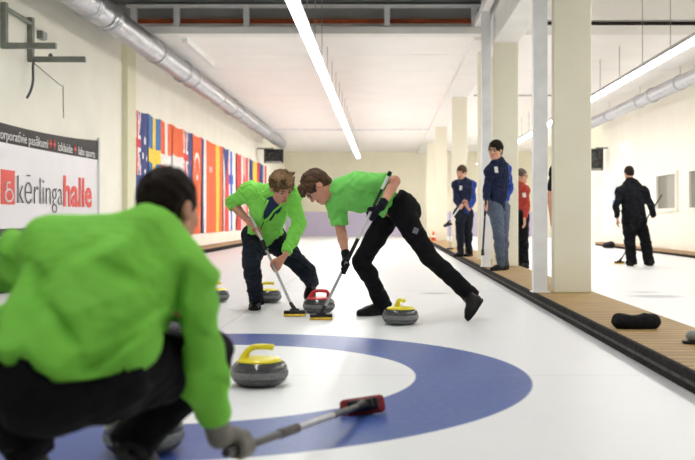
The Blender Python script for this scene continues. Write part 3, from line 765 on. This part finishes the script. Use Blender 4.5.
def person(label, base, J, head, hands, top, legs, hair, feet, skin=SK, res=.009, s=1.0, hs=1.0, extra=None, seed=1, group=None):
    """head=(centre, forward, up); hands={'L':..,'R':..}; top=dict; legs=dict; feet=[(heel,toe,up)]"""
    lo, hi = bounds(J, .26)
    hc, hf, hu = head; J = dict(J); J['head'] = np.asarray(hc, float)
    J['front'] = J.get('front', nrm(hf))
    base = np.asarray(base, float)
    # ---- the body, one skin
    B_ = Field(lo, hi, res)
    torso_prims(B_, J, -.006, s, .05)
    for S in 'LR':
        leg_prims(B_, J, S, -.006, s)
        arm_prims(B_, J, S, -.003, s)
    r_, f_, u_ = frame(hf, hu)
    B_.cap(J['neck'], J['head']-f_*.018*hs-u_*.055*hs, .056*s, .052*hs, .025)
    L, ax = head_prims(B_, J['head'], hf, hu, hs)
    for S in 'LR':
        if hands.get(S): hand_prims(B_, J['wr'+S], J['el'+S], hands[S], 0, hs)
    for i, (h, t, u) in enumerate(feet):
        h, t = np.asarray(h, float), np.asarray(t, float); uu = nrm(np.asarray(u if u is not None else (0,0,1), float))
        B_.cap(h+(t-h)*.2+uu*.05, h+(t-h)*.8+uu*.04, .03, .026, .02)
    if top.get('bodysub'):
        for p, q, ra, rb, k in top['subs']: B_.cap(p, q, ra+.008, rb+.008, k, sub=True)
    V, Q = largest(*B_.mesh())
    loc = (V-J['head'])@np.array(ax).T/hs; c = loc[Q].mean(1)
    lip = (np.abs(c[:,0]) < .024) & (c[:,1] > .078) & (c[:,2] < -.049) & (c[:,2] > -.074)
    o = new('person', (V, Q), [skin, LIP], base=base, midx=lip.astype(int), smooth=True)
    tag(o, label, 'person', group)
    # ---- eyes
    for sx in (-1, 1):
        c = L(sx*.031,.0775,.009); vs, fs = lathe([(.0115*hs*math.sin(t), -.0115*hs*math.cos(t)) for t in np.linspace(0, math.pi, 9)], 12)
        vs = [c+v[0]*ax[0]+v[1]*ax[2]+v[2]*ax[1] for v in vs]; mi = [1 if np.mean([(vs[i]-c)@ax[1] for i in f]) > .0078*hs else 0 for f in fs]
        new('eye', (vs, fs), [EYEW, IRIS], o, midx=mi, smooth=True)
        new('eyebrow', tube([L(sx*.014,.093,.030), L(sx*.032,.092,.036), L(sx*.048,.080,.031)], [.0035*hs,.0045*hs,.003*hs], 6), hair['m'], o)
    # ---- hair
    H = Field(J['head']-.2, J['head']+.2, min(res, .008)); t = hair.get('t', .014)
    H.ell(L(0,-.016,.034), ax, [(.076+t)*hs, (.096+t)*hs, (.091+t*1.1)*hs], .02)
    H.ell(L(0,-.07,-.03), ax, [.06*hs, .04*hs, .055*hs], .03)
    H.ell(L(0,.135,hair.get('fz', -.03)), ax, [.10*hs, .088*hs, .092*hs], .012, True)
    H.cut(L(0,.055,-.004), -(.88*u_)+.47*f_)
    for sx in (-1, 1): H.ell(L(sx*.088,.004,-.018), ax, [.03*hs, .03*hs, .034*hs], .006, True)
    for a, b_, ra, rb in hair.get('tufts', []): H.cap(L(*a), L(*b_), ra*hs, rb*hs, .012)
    H.noise(hair.get('n', .004), .035, seed); H.noise(.0025, .014, seed+1)
    new('hair', H.mesh(), hair['m'], o, smooth=True)
    # ---- trousers
    T = Field(lo, hi, res); pv = J['pelvis']; up = nrm(J['chest']-pv); fp = nrm(np.cross(up, J['hipR']-J['hipL']))
    if fp@J['front'] < 0: fp = -fp
    I = legs.get('i', .014)
    wt = pv+up*legs.get('waist', .10)
    T.cap(pv-up*.06, wt+up*.02, .150*s, .135*s+.004, .04, fl=(fp, .74)); T.cap(J['hipL']-fp*.03, J['hipR']-fp*.03, .098*s+I*.5, .098*s+I*.5, .05)
    for S in 'LR': T.ell(J['hip'+S]-fp*.045+up*.0, np.eye(3), [.100*s+I*.4]*3, .05)
    T.cut(wt, up)
    for S in 'LR':
        leg_prims(T, J, S, I, s, legs.get('ankle'))
    if legs.get('cuff'):
        for S in 'LR':
            a = J['an'+S]; d = nrm(a-J['kn'+S]); T.cap(a-d*.12, a+d*legs['cuff'], (legs.get('ankle') or .06)*1.02, (legs.get('ankle') or .06)*1.12, .02, cutb=True)
    if legs.get('band') is not None:
        N = Field(lo, hi, res); N.cap(pv+up*.0, pv+up*.085, .140*s, .130*s, .02, cuta=True, cutb=True, fl=(fp,.74)); new('waistband', smoothed(*N.mesh())  , legs['band'], o, smooth=True)
    T.noise(legs.get('n', .006), .11, seed+2)
    # ---- upper garment
    G_ = Field(lo, hi, res); I = top.get('i', .016)
    hem = pv-up*top.get('hem', .06); hu_ = nrm(top['hemdir']) if 'hemdir' in top else up
    torso_prims(G_, J, I, s, .05, hem=hem, neckr=top.get('neckr'), belly=top.get('belly', 0))
    for p, q, ra, rb, k in top.get('add', []): G_.cap(p, q, ra, rb, k)
    tm = [top['m']]
    for S in 'LR':
        arm_prims(G_, J, S, top.get('si', I*.8), s, top.get('sleeve'+S, .96), top.get('ak', .025), top.get('cuffr'))
    for p, q, ra, rb, k in top.get('subs', []): G_.cap(p, q, ra, rb, k, sub=True)
    G_.noise(top.get('n', .007), top.get('wl', .085), seed+3)
    ix = [G_.lo[i]+G_.res*np.arange(G_.n[i]) for i in range(3)]; GX = np.stack(np.meshgrid(*ix, indexing='ij'), -1)-hem
    ha = GX@hu_; hl = np.sqrt(np.maximum((GX*GX).sum(-1)-ha*ha, 0)); hm = (hl < top.get('hemr', .20)) & (ha < 0) & (ha > -.12); G_.F[hm] = np.maximum(G_.F[hm], (-ha[hm]).astype(np.float32)); del GX
    if top.get('n2'): G_.noise(top['n2'], .035, seed+5)
    if legs.get('carve'): T.F = np.maximum(T.F, -G_.F)
    trv, trq = smoothed(*T.mesh(), it=1); tr = new('trousers', (trv, trq), legs['m'], o, smooth=True)
    gv, gq = smoothed(*G_.mesh(), it=1)
    for (x0, y0), (x1, y1), wd, dp in top.get('folds', []):
        q = project(gv); a = A(x0, y0); ab = A(x1-x0, y1-y0); t = np.clip(((q-a)@ab)/(ab@ab), 0, 1); ds = np.linalg.norm(q-(a+t[:,None]*ab), axis=1)
        gv[:,1] += dp*np.exp(-(ds/wd)**2)*np.sin(np.clip(.15+t*.7, 0, 1)*math.pi)*(gv[:,1] < gv[:,1].mean()+.15)
    mi = None
    if 'm2' in top:
        tm.append(top['m2']); c = gv[gq].mean(1); best = None
        def dseg(p, a, b_):
            t = np.clip(((p-a)@(b_-a))/((b_-a)@(b_-a)), 0, 1); return np.linalg.norm(p-(a+t[:,None]*(b_-a)), axis=1)
        da = np.minimum.reduce([np.minimum(dseg(c, J['sh'+S]+(J['el'+S]-J['sh'+S])*.02, J['el'+S]), dseg(c, J['el'+S], J['wr'+S])) for S in top.get('m2arms', 'LR')])
        dt = np.minimum(dseg(c, pv, J['chest']), dseg(c, J['chest'], J['neck']))*top.get('m2k', .62)
        mi = (da < dt).astype(int)
    gt = new(top['name'], (gv, gq), tm, o, midx=mi, smooth=True)
    if 'under' in top:
        U = Field(lo, hi, res); torso_prims(U, J, .002, s, .05, neckr=.064); new('undershirt', U.mesh(), top['under'], o, smooth=True)
    # ---- gloves
    if top.get('glove'):
        for S in 'LR':
            if not hands.get(S): continue
            w = J['wr'+S]; d = nrm(w-J['el'+S]); N = Field(w-.22, w+.22, min(res, .007)); hand_prims(N, w, J['el'+S], hands[S], .0035, hs); N.cap(w-d*.05, w+d*.02, .036*s, .034*s, .012, cuta=True)
            new('glove', N.mesh(), top['glove'], o, smooth=True)
    # ---- shoes
    for h, t, u in feet: shoe(o, h, t, u, s)
    if hair.get('glasses'):
        gm = hair['glasses']; g = []
        for sx in (-1, 1):
            g.append(tube([L(sx*.033+.024*math.cos(q)*1.05, .100-.008*abs(math.cos(q)), .008+.017*math.sin(q)) for q in np.linspace(0, 2*math.pi, 17)], .003*hs, 6))
            g.append(tube([L(sx*.057,.094,.014), L(sx*.078,.06,.014), L(sx*.083,.0,.012)], .0032*hs, 6))
        g.append(tube([L(-.010,.105,.012), L(.010,.105,.012)], .0026*hs, 6)); new('glasses', merge(*g), gm, o)
    return o, dict(body=V, top=gv, tr=trv, L=L, ax=ax)
HB_ = lambda m, **k: dict(m=m, **k)
# ---------------------------------------------------------------- left sweeper (green jacket, facing the camera)
bt, bh = P(249,212,8.62), P(294.5,314,8.14); bh[2] = .040
bax = nrm(bh-bt); bp = lambda t: bt+(bh-bt)*t
J = dict(pelvis=P(264,237,8.86), chest=P(269,206,8.55), neck=P(277,194,8.42), shR=P(249,192,8.60), elR=P(232,203,8.72), wrR=P(251,224,8.60),
         shL=P(291,196,8.42), elL=P(299,223,8.42), wrL=P(286,254,8.27), hipR=P(255,239,8.82), hipL=P(274,240,8.90),
         knR=P(251,264,8.44), anR=A(-1.19,8.76,.10), knL=P(307,272,8.70), anL=A(-.705,9.10,.24), front=nrm((.25,-.9,-.3)))
hd = (P(281.5,187.5,8.36), (.42,-.62,-.58), (.15,-.52,.80))
o, d = person('person in a lime green zip jacket leaning forward to sweep, face towards the camera', G(268,8.8), J, hd,
  dict(R=('grip', bp(.20), bax, .0125, 1), L=('grip', bp(.565), bax, .0125, -1)),
  dict(name='jacket', m=GJ, i=.024, hem=.09, sleeveR=.58, sleeveL=.97, subs=[(P(274,205,8.1), P(273,206,8.50), .080, .080, .006), (P(269,212,8.1), P(268.5,212.5,8.50), .060, .060, .006), (P(264.5,219,8.1), P(264.5,219,8.50), .030, .030, .006)], under=NU, n=.008, wl=.09, si=.020),
  dict(m=NT, i=.018, cuff=.05, ankle=.062, n=.006),
  HB_(HBL, t=.016, n=.012, fz=-.02, tufts=[((-.05,.07,.085),(.02,.10,.105),.022,.018),((0,.08,.09),(.06,.08,.10),.022,.018),((.05,.05,.10),(.085,.03,.07),.024,.018),((-.06,.03,.10),(-.03,.09,.10),.025,.02),((0,0,.125),(.03,.06,.13),.026,.018),((.03,.02,.125),(.085,.02,.115),.026,.016),((-.03,-.02,.12),(-.075,.0,.12),.024,.016),((.06,-.02,.09),(.105,.0,.075),.026,.016),((.0,.09,.10),(.05,.115,.085),.02,.012)]),
  [(G(257,8.88), G(254,8.60), None), (A(-.70,9.2,.235), A(-.72,9.02,.015), (0,-.8,.6))], skin=SK2, res=.0075, s=1.06, hs=1.14, seed=11)
tv = d['top']
new('zip', tube([surf(tv, *q)+A(0,-.004,0) for q in ((264,221),(262.5,225),(260.5,230),(258.5,235))], .005, 6), M['black'], o)
new('chest_pocket_zip', tube([surf(tv, *q)+A(0,-.004,0) for q in ((276.5,209),(274.5,213),(272.5,217),(270,220.5))], .009, 6), M['black'], o)
new('collar', tube([surf(tv, *q)+A(0,-.004,0) for q in ((268,200),(266,205),(263,211),(262,217),(264,221),(269,218),(274,211),(279,207),(284,203))], .011, 8), GJ, o, smooth=True)
broom(bt, bh, (1,.10,0), 'curling broom with silver shaft held by the left sweeper', [(0,.30,M['shaftw'],.0125),(.30,.40,M['black'],.0165),(.40,.95,M['alu'],.0125)], M['pady'], hw=.185, hl=.07)
# ---------------------------------------------------------------- right sweeper (green polo, side on)
bt, bh = P(390.5,171.5,7.66), P(321,317,7.85); bh[2] = .040
bax = nrm(bh-bt); bp = lambda t: bt+(bh-bt)*t
J = dict(pelvis=P(397,207,8.02), chest=P(357,193,8.0), neck=P(338,190,8.0), shL=P(359,183,7.86), elL=P(395,181,7.74), wrL=P(382,205,7.60),
         shR=P(336,203,8.08), elR=P(341.5,233,8.12), wrR=P(346,256,7.95), hipR=P(391,212,8.12), hipL=P(399,209,7.92),
         knR=P(361,262,7.98), anR=A((383-VX)/FP*8.22,8.22,.10), knL=P(430,258,7.80), anL=P(470,295,7.87), front=nrm((-.5,-.1,-.85)), bow=-.02)
hd = (P(317.5,187,7.98), (-.50,-.12,-.82), (-.86,-.02,.52))
o, d = person('person in a green polo shirt, glasses and black trousers lunging sideways over a broom', G(390,8.0), J, hd,
  dict(L=('grip', bp(.285), bax, .0125, -1), R=('grip', bp(.665), bax, .0125, 1)),
  dict(name='polo_shirt', m=GP, i=.020, hem=-.055, sleeveL=.44, sleeveR=.36, glove=GLV, n=.007, wl=.10, si=.020),
  dict(m=BT, i=.014, cuff=.04, ankle=.064, n=.0045, waist=.030, band=mat('dusty_red_waistband', (.45,.12,.10), .8, var=.2)),
  HB_(HB, t=.016, n=.005, fz=-.045, glasses=M['black'], tufts=[((-.04,.07,.09),(-.03,.105,.06),.026,.016),((0,.075,.10),(.0,.115,.06),.028,.016),((.04,.07,.09),(.04,.10,.055),.026,.016)]),
  [(G(388,8.27), G(357,8.14), None), (P(483,300,7.86), G(469,7.74,.0), (-.83,-.15,.55))], skin=SK2, res=.0075, s=1.06, hs=1.14, seed=23)
patch('trouser_badge', d['tr'], 415.5, 231, .045, .05, BADGE, o, tilt=.4)
broom(bt, bh, (1,.10,0), 'curling broom with white and black shaft held by the right sweeper', [(0,.03,M['black'],.0165),(.03,.12,M['shaftw'],.0125),(.12,.24,M['shaftb'],.0125),(.24,.46,M['shaftw'],.0140),(.46,.62,M['black'],.0165),(.62,.95,M['alu'],.0125)], M['pady'], hw=.185, hl=.07)
# ---------------------------------------------------------------- crouching player in the foreground, back to the camera
bt, bh = P(226,453,2.72), P(363,404,4.05); bh[2] = .045
bax = nrm(bh-bt); bp = lambda t: bt+(bh-bt)*t
J = dict(pelvis=P(62,355,2.36), chest=P(102,288,2.50), neck=P(153,243,2.64), shL=P(50,258,2.57), elL=P(-38,266,2.72), wrL=P(-130,300,2.95),
         shR=P(180,283,2.60), elR=P(201,355,2.66), wrR=P(218,431,2.74), hipR=P(100,378,2.42), hipL=P(34,373,2.36),
         knR=P(206,357,2.88), anR=A(-.72,2.74,.215), knL=P(-22,365,2.80), anL=A(-1.03,2.70,.215), front=nrm((.35,.9,-.2)))
hd = (P(169,210,2.76), (.42,.86,-.18), (.08,.22,.95))
o, d = person('person in a grass green jacket crouching in the foreground with back to the camera', G(90,2.6), J, hd,
  dict(R=('grip', bp(.075), bax, .0135, 1), L=('relax', (-.6,.5,-.3), (0,.3,-1), 1)),
  dict(name='jacket', m=GF, i=.032, hem=.108, add=[(P(55,342,2.36), P(112,338,2.40), .135, .12, .05)], bodysub=1, subs=[(P(171,326,2.2), P(171,328,3.0), .026, .026, .012), (P(175,338,2.2), P(175,340,3.0), .020, .018, .012)], sleeveL=.97, sleeveR=.95, glove=GLG, n=.010, wl=.19, n2=.0015, si=.029, hemr=.27, cuffr=.043, hemdir=(-.20,.22,.95), folds=[((180,272),(168,335),7,0.048),((172,300),(95,348),8,0.035),((160,322),(80,372),6,0.032),((130,225),(60,262),9,0.026),((50,268),(20,330),8,0.029),((190,330),(222,345),6,0.019),((198,375),(228,385),6,0.019),((40,300),(75,350),9,0.026),((95,262),(150,292),10,0.022)], belly=.012, neckr=.060, ak=.03),
  dict(m=BT, i=.024, cuff=.06, ankle=.062, n=.006, waist=.02, carve=1),
  HB_(HK, t=.009, n=.003, fz=-.02),
  [(A(-.72,2.65,.20), A(-.735,2.87,.005), (0,.70,.72)), (A(-1.03,2.62,.20), A(-1.05,2.84,.005), (0,.70,.72))], skin=SK2, res=.0085, s=1.06, hs=.96, seed=5)
broom(bt, bh, (1,.15,.12), 'curling broom with a red brush head held low across the blue ring',
      [(0,.30,M['shaftb'],.0135),(.30,.42,M['rubber2'],.0165),(.42,.70,M['alu'],.0135),(.70,.95,M['shaftb'],.0135)], M['padr'], hw=.19, hl=.07, tilt=(0,-.93,.36), bulk=1)
# ---------------------------------------------------------------- standing people on the boardwalk
BZ = .1
J = dict(pelvis=P(498.5,207,13.5), chest=P(499,176,13.5), neck=P(498.5,162,13.5), shR=P(490.5,171.5,13.38), elR=P(487,187,13.42), wrR=P(486,202,13.33),
         shL=P(505.5,169.5,13.60), elL=P(510,187,13.64), wrL=P(505.5,201,13.56), hipR=P(495,208,13.44), hipL=P(503,208,13.56),
         knR=P(499,236,13.32), anR=A((501-VX)/FP*13.42,13.42,.19), knL=P(503,236,13.48), anL=A((504-VX)/FP*13.62,13.62,.19), front=nrm((-.6,-.8,0)))
hd = (P(495.5,150.5,13.45), (-.55,-.83,-.10), (0,-.08,1))
o, d = person('tall person in a navy and blue jacket and blue grey trousers standing against a column', G(500,13.5,BZ), J, hd,
  dict(R=('grip', P(485.5,208,13.30), (-.12,.2,-1), .014, 1), L=('relax', (-.5,.1,-.8), (.6,-.3,0), 1)),
  dict(name='jacket', m=NJ, m2=BJ, m2arms='L', m2k=.85, i=.022, si=.014, hem=.05, n=.008, wl=.11, add=[(P(501,160,13.62), P(494,162,13.40), .055, .05, .03)]),
  dict(m=JN, i=.020, cuff=.02, ankle=.055, n=.008),
  HB_(HK, t=.018, n=.005, fz=-.04, glasses=M['black']),
  [(G(506,13.52,BZ), A((490.5-VX)/FP*13.3,13.30,BZ), None), (G(508.5,13.72,BZ), A((494-VX)/FP*13.5,13.50,BZ), None)], res=.010, s=.97, hs=1.10, seed=31)
patch('chest_badge', d['top'], 496.5, 169.5, .055, .09, WTR, o)
tp = P(485.7,203,13.31); bm = P(482.7,253.5,13.36); bm[2] = max(bm[2], BZ+.03)
e = empty('broom_handle', A(bm[0], bm[1], BZ)); tag(e, 'black broom handle held point down by the tall person in the navy jacket', 'broom')
new('shaft', tube([tp+(tp-bm)*.06, bm], .014, 10), M['shaftb'], e); new('end_cap', tube([bm+A(0,0,.06), bm+A(-.0,0,-.028)], [.02,.024], 10), M['black'], e); new('grip', tube([tp+(tp-bm)*.06, tp-(tp-bm)*.25], .017, 10), M['rubber'], e)
# farther one
J = dict(pelvis=P(464,212,18.3), chest=P(464.5,190,18.3), neck=P(463.5,180.5,18.3), shR=P(456,185,18.2), elR=P(456,200,18.25), wrR=P(461,208,18.0),
         shL=P(472,185,18.4), elL=P(473.5,200,18.4), wrL=P(469,210,18.15), hipR=P(460.5,213,18.25), hipL=P(468,213,18.35),
         knR=P(460,233,18.15), anR=A((460.5-VX)/FP*18.25,18.25,.19), knL=P(468,233,18.3), anL=A((469-VX)/FP*18.4,18.4,.19), front=nrm((-.5,-.85,0)))
sht, shb = P(466,199,18.0), P(447.5,224,18.0); sax = nrm(shb-sht)
o, d = person('person in a navy jacket and dark trousers farther along the boardwalk, holding a pale broom', G(464,18.3,BZ), J, (P(461.5,172.5,18.25), (-.5,-.8,-.25), (0,-.2,1)),
  dict(R=('grip', sht+(shb-sht)*.30, sax, .014, 1), L=('grip', sht+(shb-sht)*.10, sax, .014, -1)),
  dict(name='jacket', m=NJ, m2=BJ, i=.022, si=.010, hem=.05, n=.008, wl=.11, m2arms='L', m2k=.8),
  dict(m=NT, i=.020, cuff=.03, ankle=.062, n=.008),
  HB_(HB, t=.014, n=.005, fz=-.03),
  [(G(463,18.4,BZ), G(454,18.15,BZ), None), (G(471.5,18.55,BZ), G(465,18.28,BZ), None)], res=.011, s=1.04, hs=1.08, seed=37)
patch('chest_badge', d['top'], 461, 188, .055, .085, WTR, o)
broom(sht, shb, (.9,.3,.3), 'pale broom held slanting by the farther person on the boardwalk', [(0,.2,M['shaftb'],.014),(.2,.95,M['shaftw'],.014)], M['black'], hw=.16, hl=.06, tilt=(.5,0,.86))
e = empty('leaning_broom', G(450,22.4,BZ)); tag(e, 'grey broom standing upright on the boardwalk beside the farther person', 'broom')
q0, q1 = P(450,211,22.4), G(450,22.4,BZ+.03); new('shaft', tube([q0, q1], .013, 8), M['alu'], e); new('brush_head', box(G(450,22.4,BZ+.0205), (.16,.06,.04)), M['black'], e, bevel=.01)
# red fleece
J = dict(pelvis=P(520.5,215,16), chest=P(519.5,195,16), neck=P(520,185.5,16), shR=P(525,190,15.86), elR=P(527,206,15.88), wrR=P(524.5,219,15.80),
         shL=P(516,190,16.18), elL=P(514.5,206,16.2), wrL=P(518,219,16.1), hipR=P(523,216,15.93), hipL=P(518,216,16.08),
         knR=P(523.5,241,15.86), anR=A((524.5-VX)/FP*15.95,15.95,.09), knL=P(517,241,16.05), anL=A((516-VX)/FP*16.15,16.15,.09), front=nrm((.85,-.4,0)))
o, d = person('person with fair hair and glasses in a red fleece, standing behind the pole', G(520.5,16), J, (P(521.5,176.5,16), (.80,-.58,-.05), (0,0,1)),
  dict(R=('relax', (.0,-.2,-1), (-.6,.3,0), 1), L=('relax', (.3,.2,-1), (-.5,-.5,0), -1)),
  dict(name='fleece', m=RJ, i=.018, hem=.05, n=.006),
  dict(m=BT, i=.026, cuff=.05, ankle=.075, n=.008),
  HB_(HG, t=.016, n=.006, fz=-.02, glasses=M['black'], tufts=[((0,-.10,.03),(0,-.11,-.08),.05,.04),((.05,-.06,.0),(.05,-.07,-.07),.035,.03),((-.05,-.06,.0),(-.05,-.07,-.07),.035,.03)]),
  [(G(521.5,15.98), A((528.5-VX)/FP*15.8,15.80,0), None), (G(514,16.2), A((520-VX)/FP*16.02,16.02,0), None)], res=.011, s=.96, hs=1.0, seed=41)
patch('sleeve_badge', d['top'], 524, 195.5, .06, .08, WTR, o)
# mostly hidden behind the near column
J = dict(pelvis=A(2.2,11.0,.98), chest=A(2.2,10.98,1.30), neck=A(2.2,10.98,1.47), shR=A(2.31,11.0,1.38), elR=A(2.29,11.08,1.12), wrR=A(2.22,10.9,.92),
         shL=A(2.02,11.0,1.40), elL=A(1.95,11.0,1.12), wrL=A(1.95,10.93,.86), hipR=A(2.29,11.0,.95), hipL=A(2.11,11.0,.95),
         knR=A(2.30,10.95,.52), anR=A(2.30,11.05,.09), knL=A(2.12,10.95,.52), anL=A(2.12,11.05,.09), front=A(0,1,0))
o, d = person('person in black hidden behind the near column, only one bare arm showing', G(571,11.0), J, (A(2.2,10.99,1.60), (.3,.95,0), (0,0,1)),
  dict(L=('relax', (0,.1,-1), (1,0,0), 1), R=('relax', (0,.1,-1), (-1,0,0), -1)),
  dict(name='shirt', m=KJ, i=.016, hem=.05, sleeveL=.42, sleeveR=.42), dict(m=BT, i=.02, cuff=.04, ankle=.065), HB_(HB, t=.012),
  [(A(2.31,10.98,0), A(2.33,11.25,0), None), (A(2.11,10.98,0), A(2.09,11.25,0), None)], skin=SK2, res=.011, s=1.0, seed=43)
# man in black on the far right sheet
bt, bh = P(662,194.5,16.9), P(619.5,263.5,17.4); bh[2] = .04; bax = nrm(bh-bt)
J = dict(pelvis=P(634,219,16.6), chest=P(632.5,196,16.6), neck=P(630.5,182,16.65), shR=P(643.5,192,16.6), elR=P(651,205,16.6), wrR=P(653.5,217,16.75),
         shL=P(621,192,16.6), elL=P(616,206,16.55), wrL=P(617.5,219,16.62), hipR=P(639,220,16.6), hipL=P(628.5,220,16.6),
         knR=P(646,243,16.68), anR=A((649-VX)/FP*16.72,16.72,.09), knL=P(630,243,16.6), anL=A((631.5-VX)/FP*16.65,16.65,.09), front=nrm((-.1,1,-.1)))
o, d = person('person all in black seen from behind, standing on the right ice sheet', G(634,16.6), J, (P(629,173.5,16.72), (-.15,.93,-.35), (-.03,.33,.94)),
  dict(R=('grip', bt+(bh-bt)*.33, bax, .013, 1), L=('relax', (0,.2,-1), (.9,.2,0), 1)),
  dict(name='jacket', m=KJ, i=.032, si=.016, hem=.08, n=.010, wl=.12, belly=.03), dict(m=BT, i=.030, cuff=.06, ankle=.085, n=.012),
  HB_(HK, t=.012, n=.003),
  [(G(649.5,16.62), A((650.5-VX)/FP*16.9,16.90,0), None), (G(632,16.56), A((628.5-VX)/FP*16.84,16.84,0), None)], skin=SK, res=.011, s=1.05, hs=1.0, seed=47)
broom(bt, bh, (1,.25,0), 'black shafted broom held by the person all in black', [(0,.95,M['shaftb'],.013)], M['pady'], hw=.18, hl=.07)
# grey slider at the right edge of the boardwalk
c = A(1.845, 5.62, BZ)
e = empty('step_on_slider', c); tag(e, 'grey rubber slider with a black underside on the boardwalk, cut by the right picture edge', 'slider')
f = Field(c-.2, c+.3, .006); f.ell(c+A(.06,0,.045), np.eye(3), (.10,.065,.05), .02); f.ell(c+A(.10,0,.07), np.eye(3), (.10,.05,.05), .02, True); f.cut(c+A(0,0,.018), (0,0,-1))
new('upper', f.mesh(), mat('grey_rubber', (.25,.26,.25), .5, var=.1), e, smooth=True)
f = Field(c-.2, c+.3, .006); f.cap(c+A(0,0,.01), c+A(.13,0,.01), .062, .062, .02); f.cut(c, (0,0,-1)); f.cut(c+A(0,0,.018), (0,0,1)); V, Q = f.mesh(); V[:,2] = np.maximum(V[:,2], BZ)
new('sole', (V, Q), M['black'], e)
# ================================================================== camera, sky, exposure
cam = bpy.data.cameras.new('camera'); co = bpy.data.objects.new('camera', cam); COL.objects.link(co)
co.location = (0, 0, CH); co.rotation_euler = (math.pi/2, 0, 0)
cam.sensor_width = 36; cam.lens = FP*36/695; cam.shift_x = (347.5-VX)/695; cam.shift_y = -(230-VY)/695
cam.clip_start = .05; cam.clip_end = 200
cam.dof.use_dof = True; cam.dof.focus_distance = 8.0; cam.dof.aperture_fstop = 2.4
SC.camera = co
w = bpy.data.worlds.new('world'); SC.world = w; w.use_nodes = True
w.node_tree.nodes['Background'].inputs[0].default_value = (.9,.93,1,1); w.node_tree.nodes['Background'].inputs[1].default_value = .3
vs = SC.view_settings; vs.view_transform = 'Standard'; vs.look = 'None'; vs.gamma = 1; vs.exposure = 0.12; vs.use_curve_mapping = False
SC.cycles.use_denoising = True; SC.cycles.max_bounces = 8; SC.cycles.diffuse_bounces = 6; SC.cycles.sample_clamp_indirect = 6
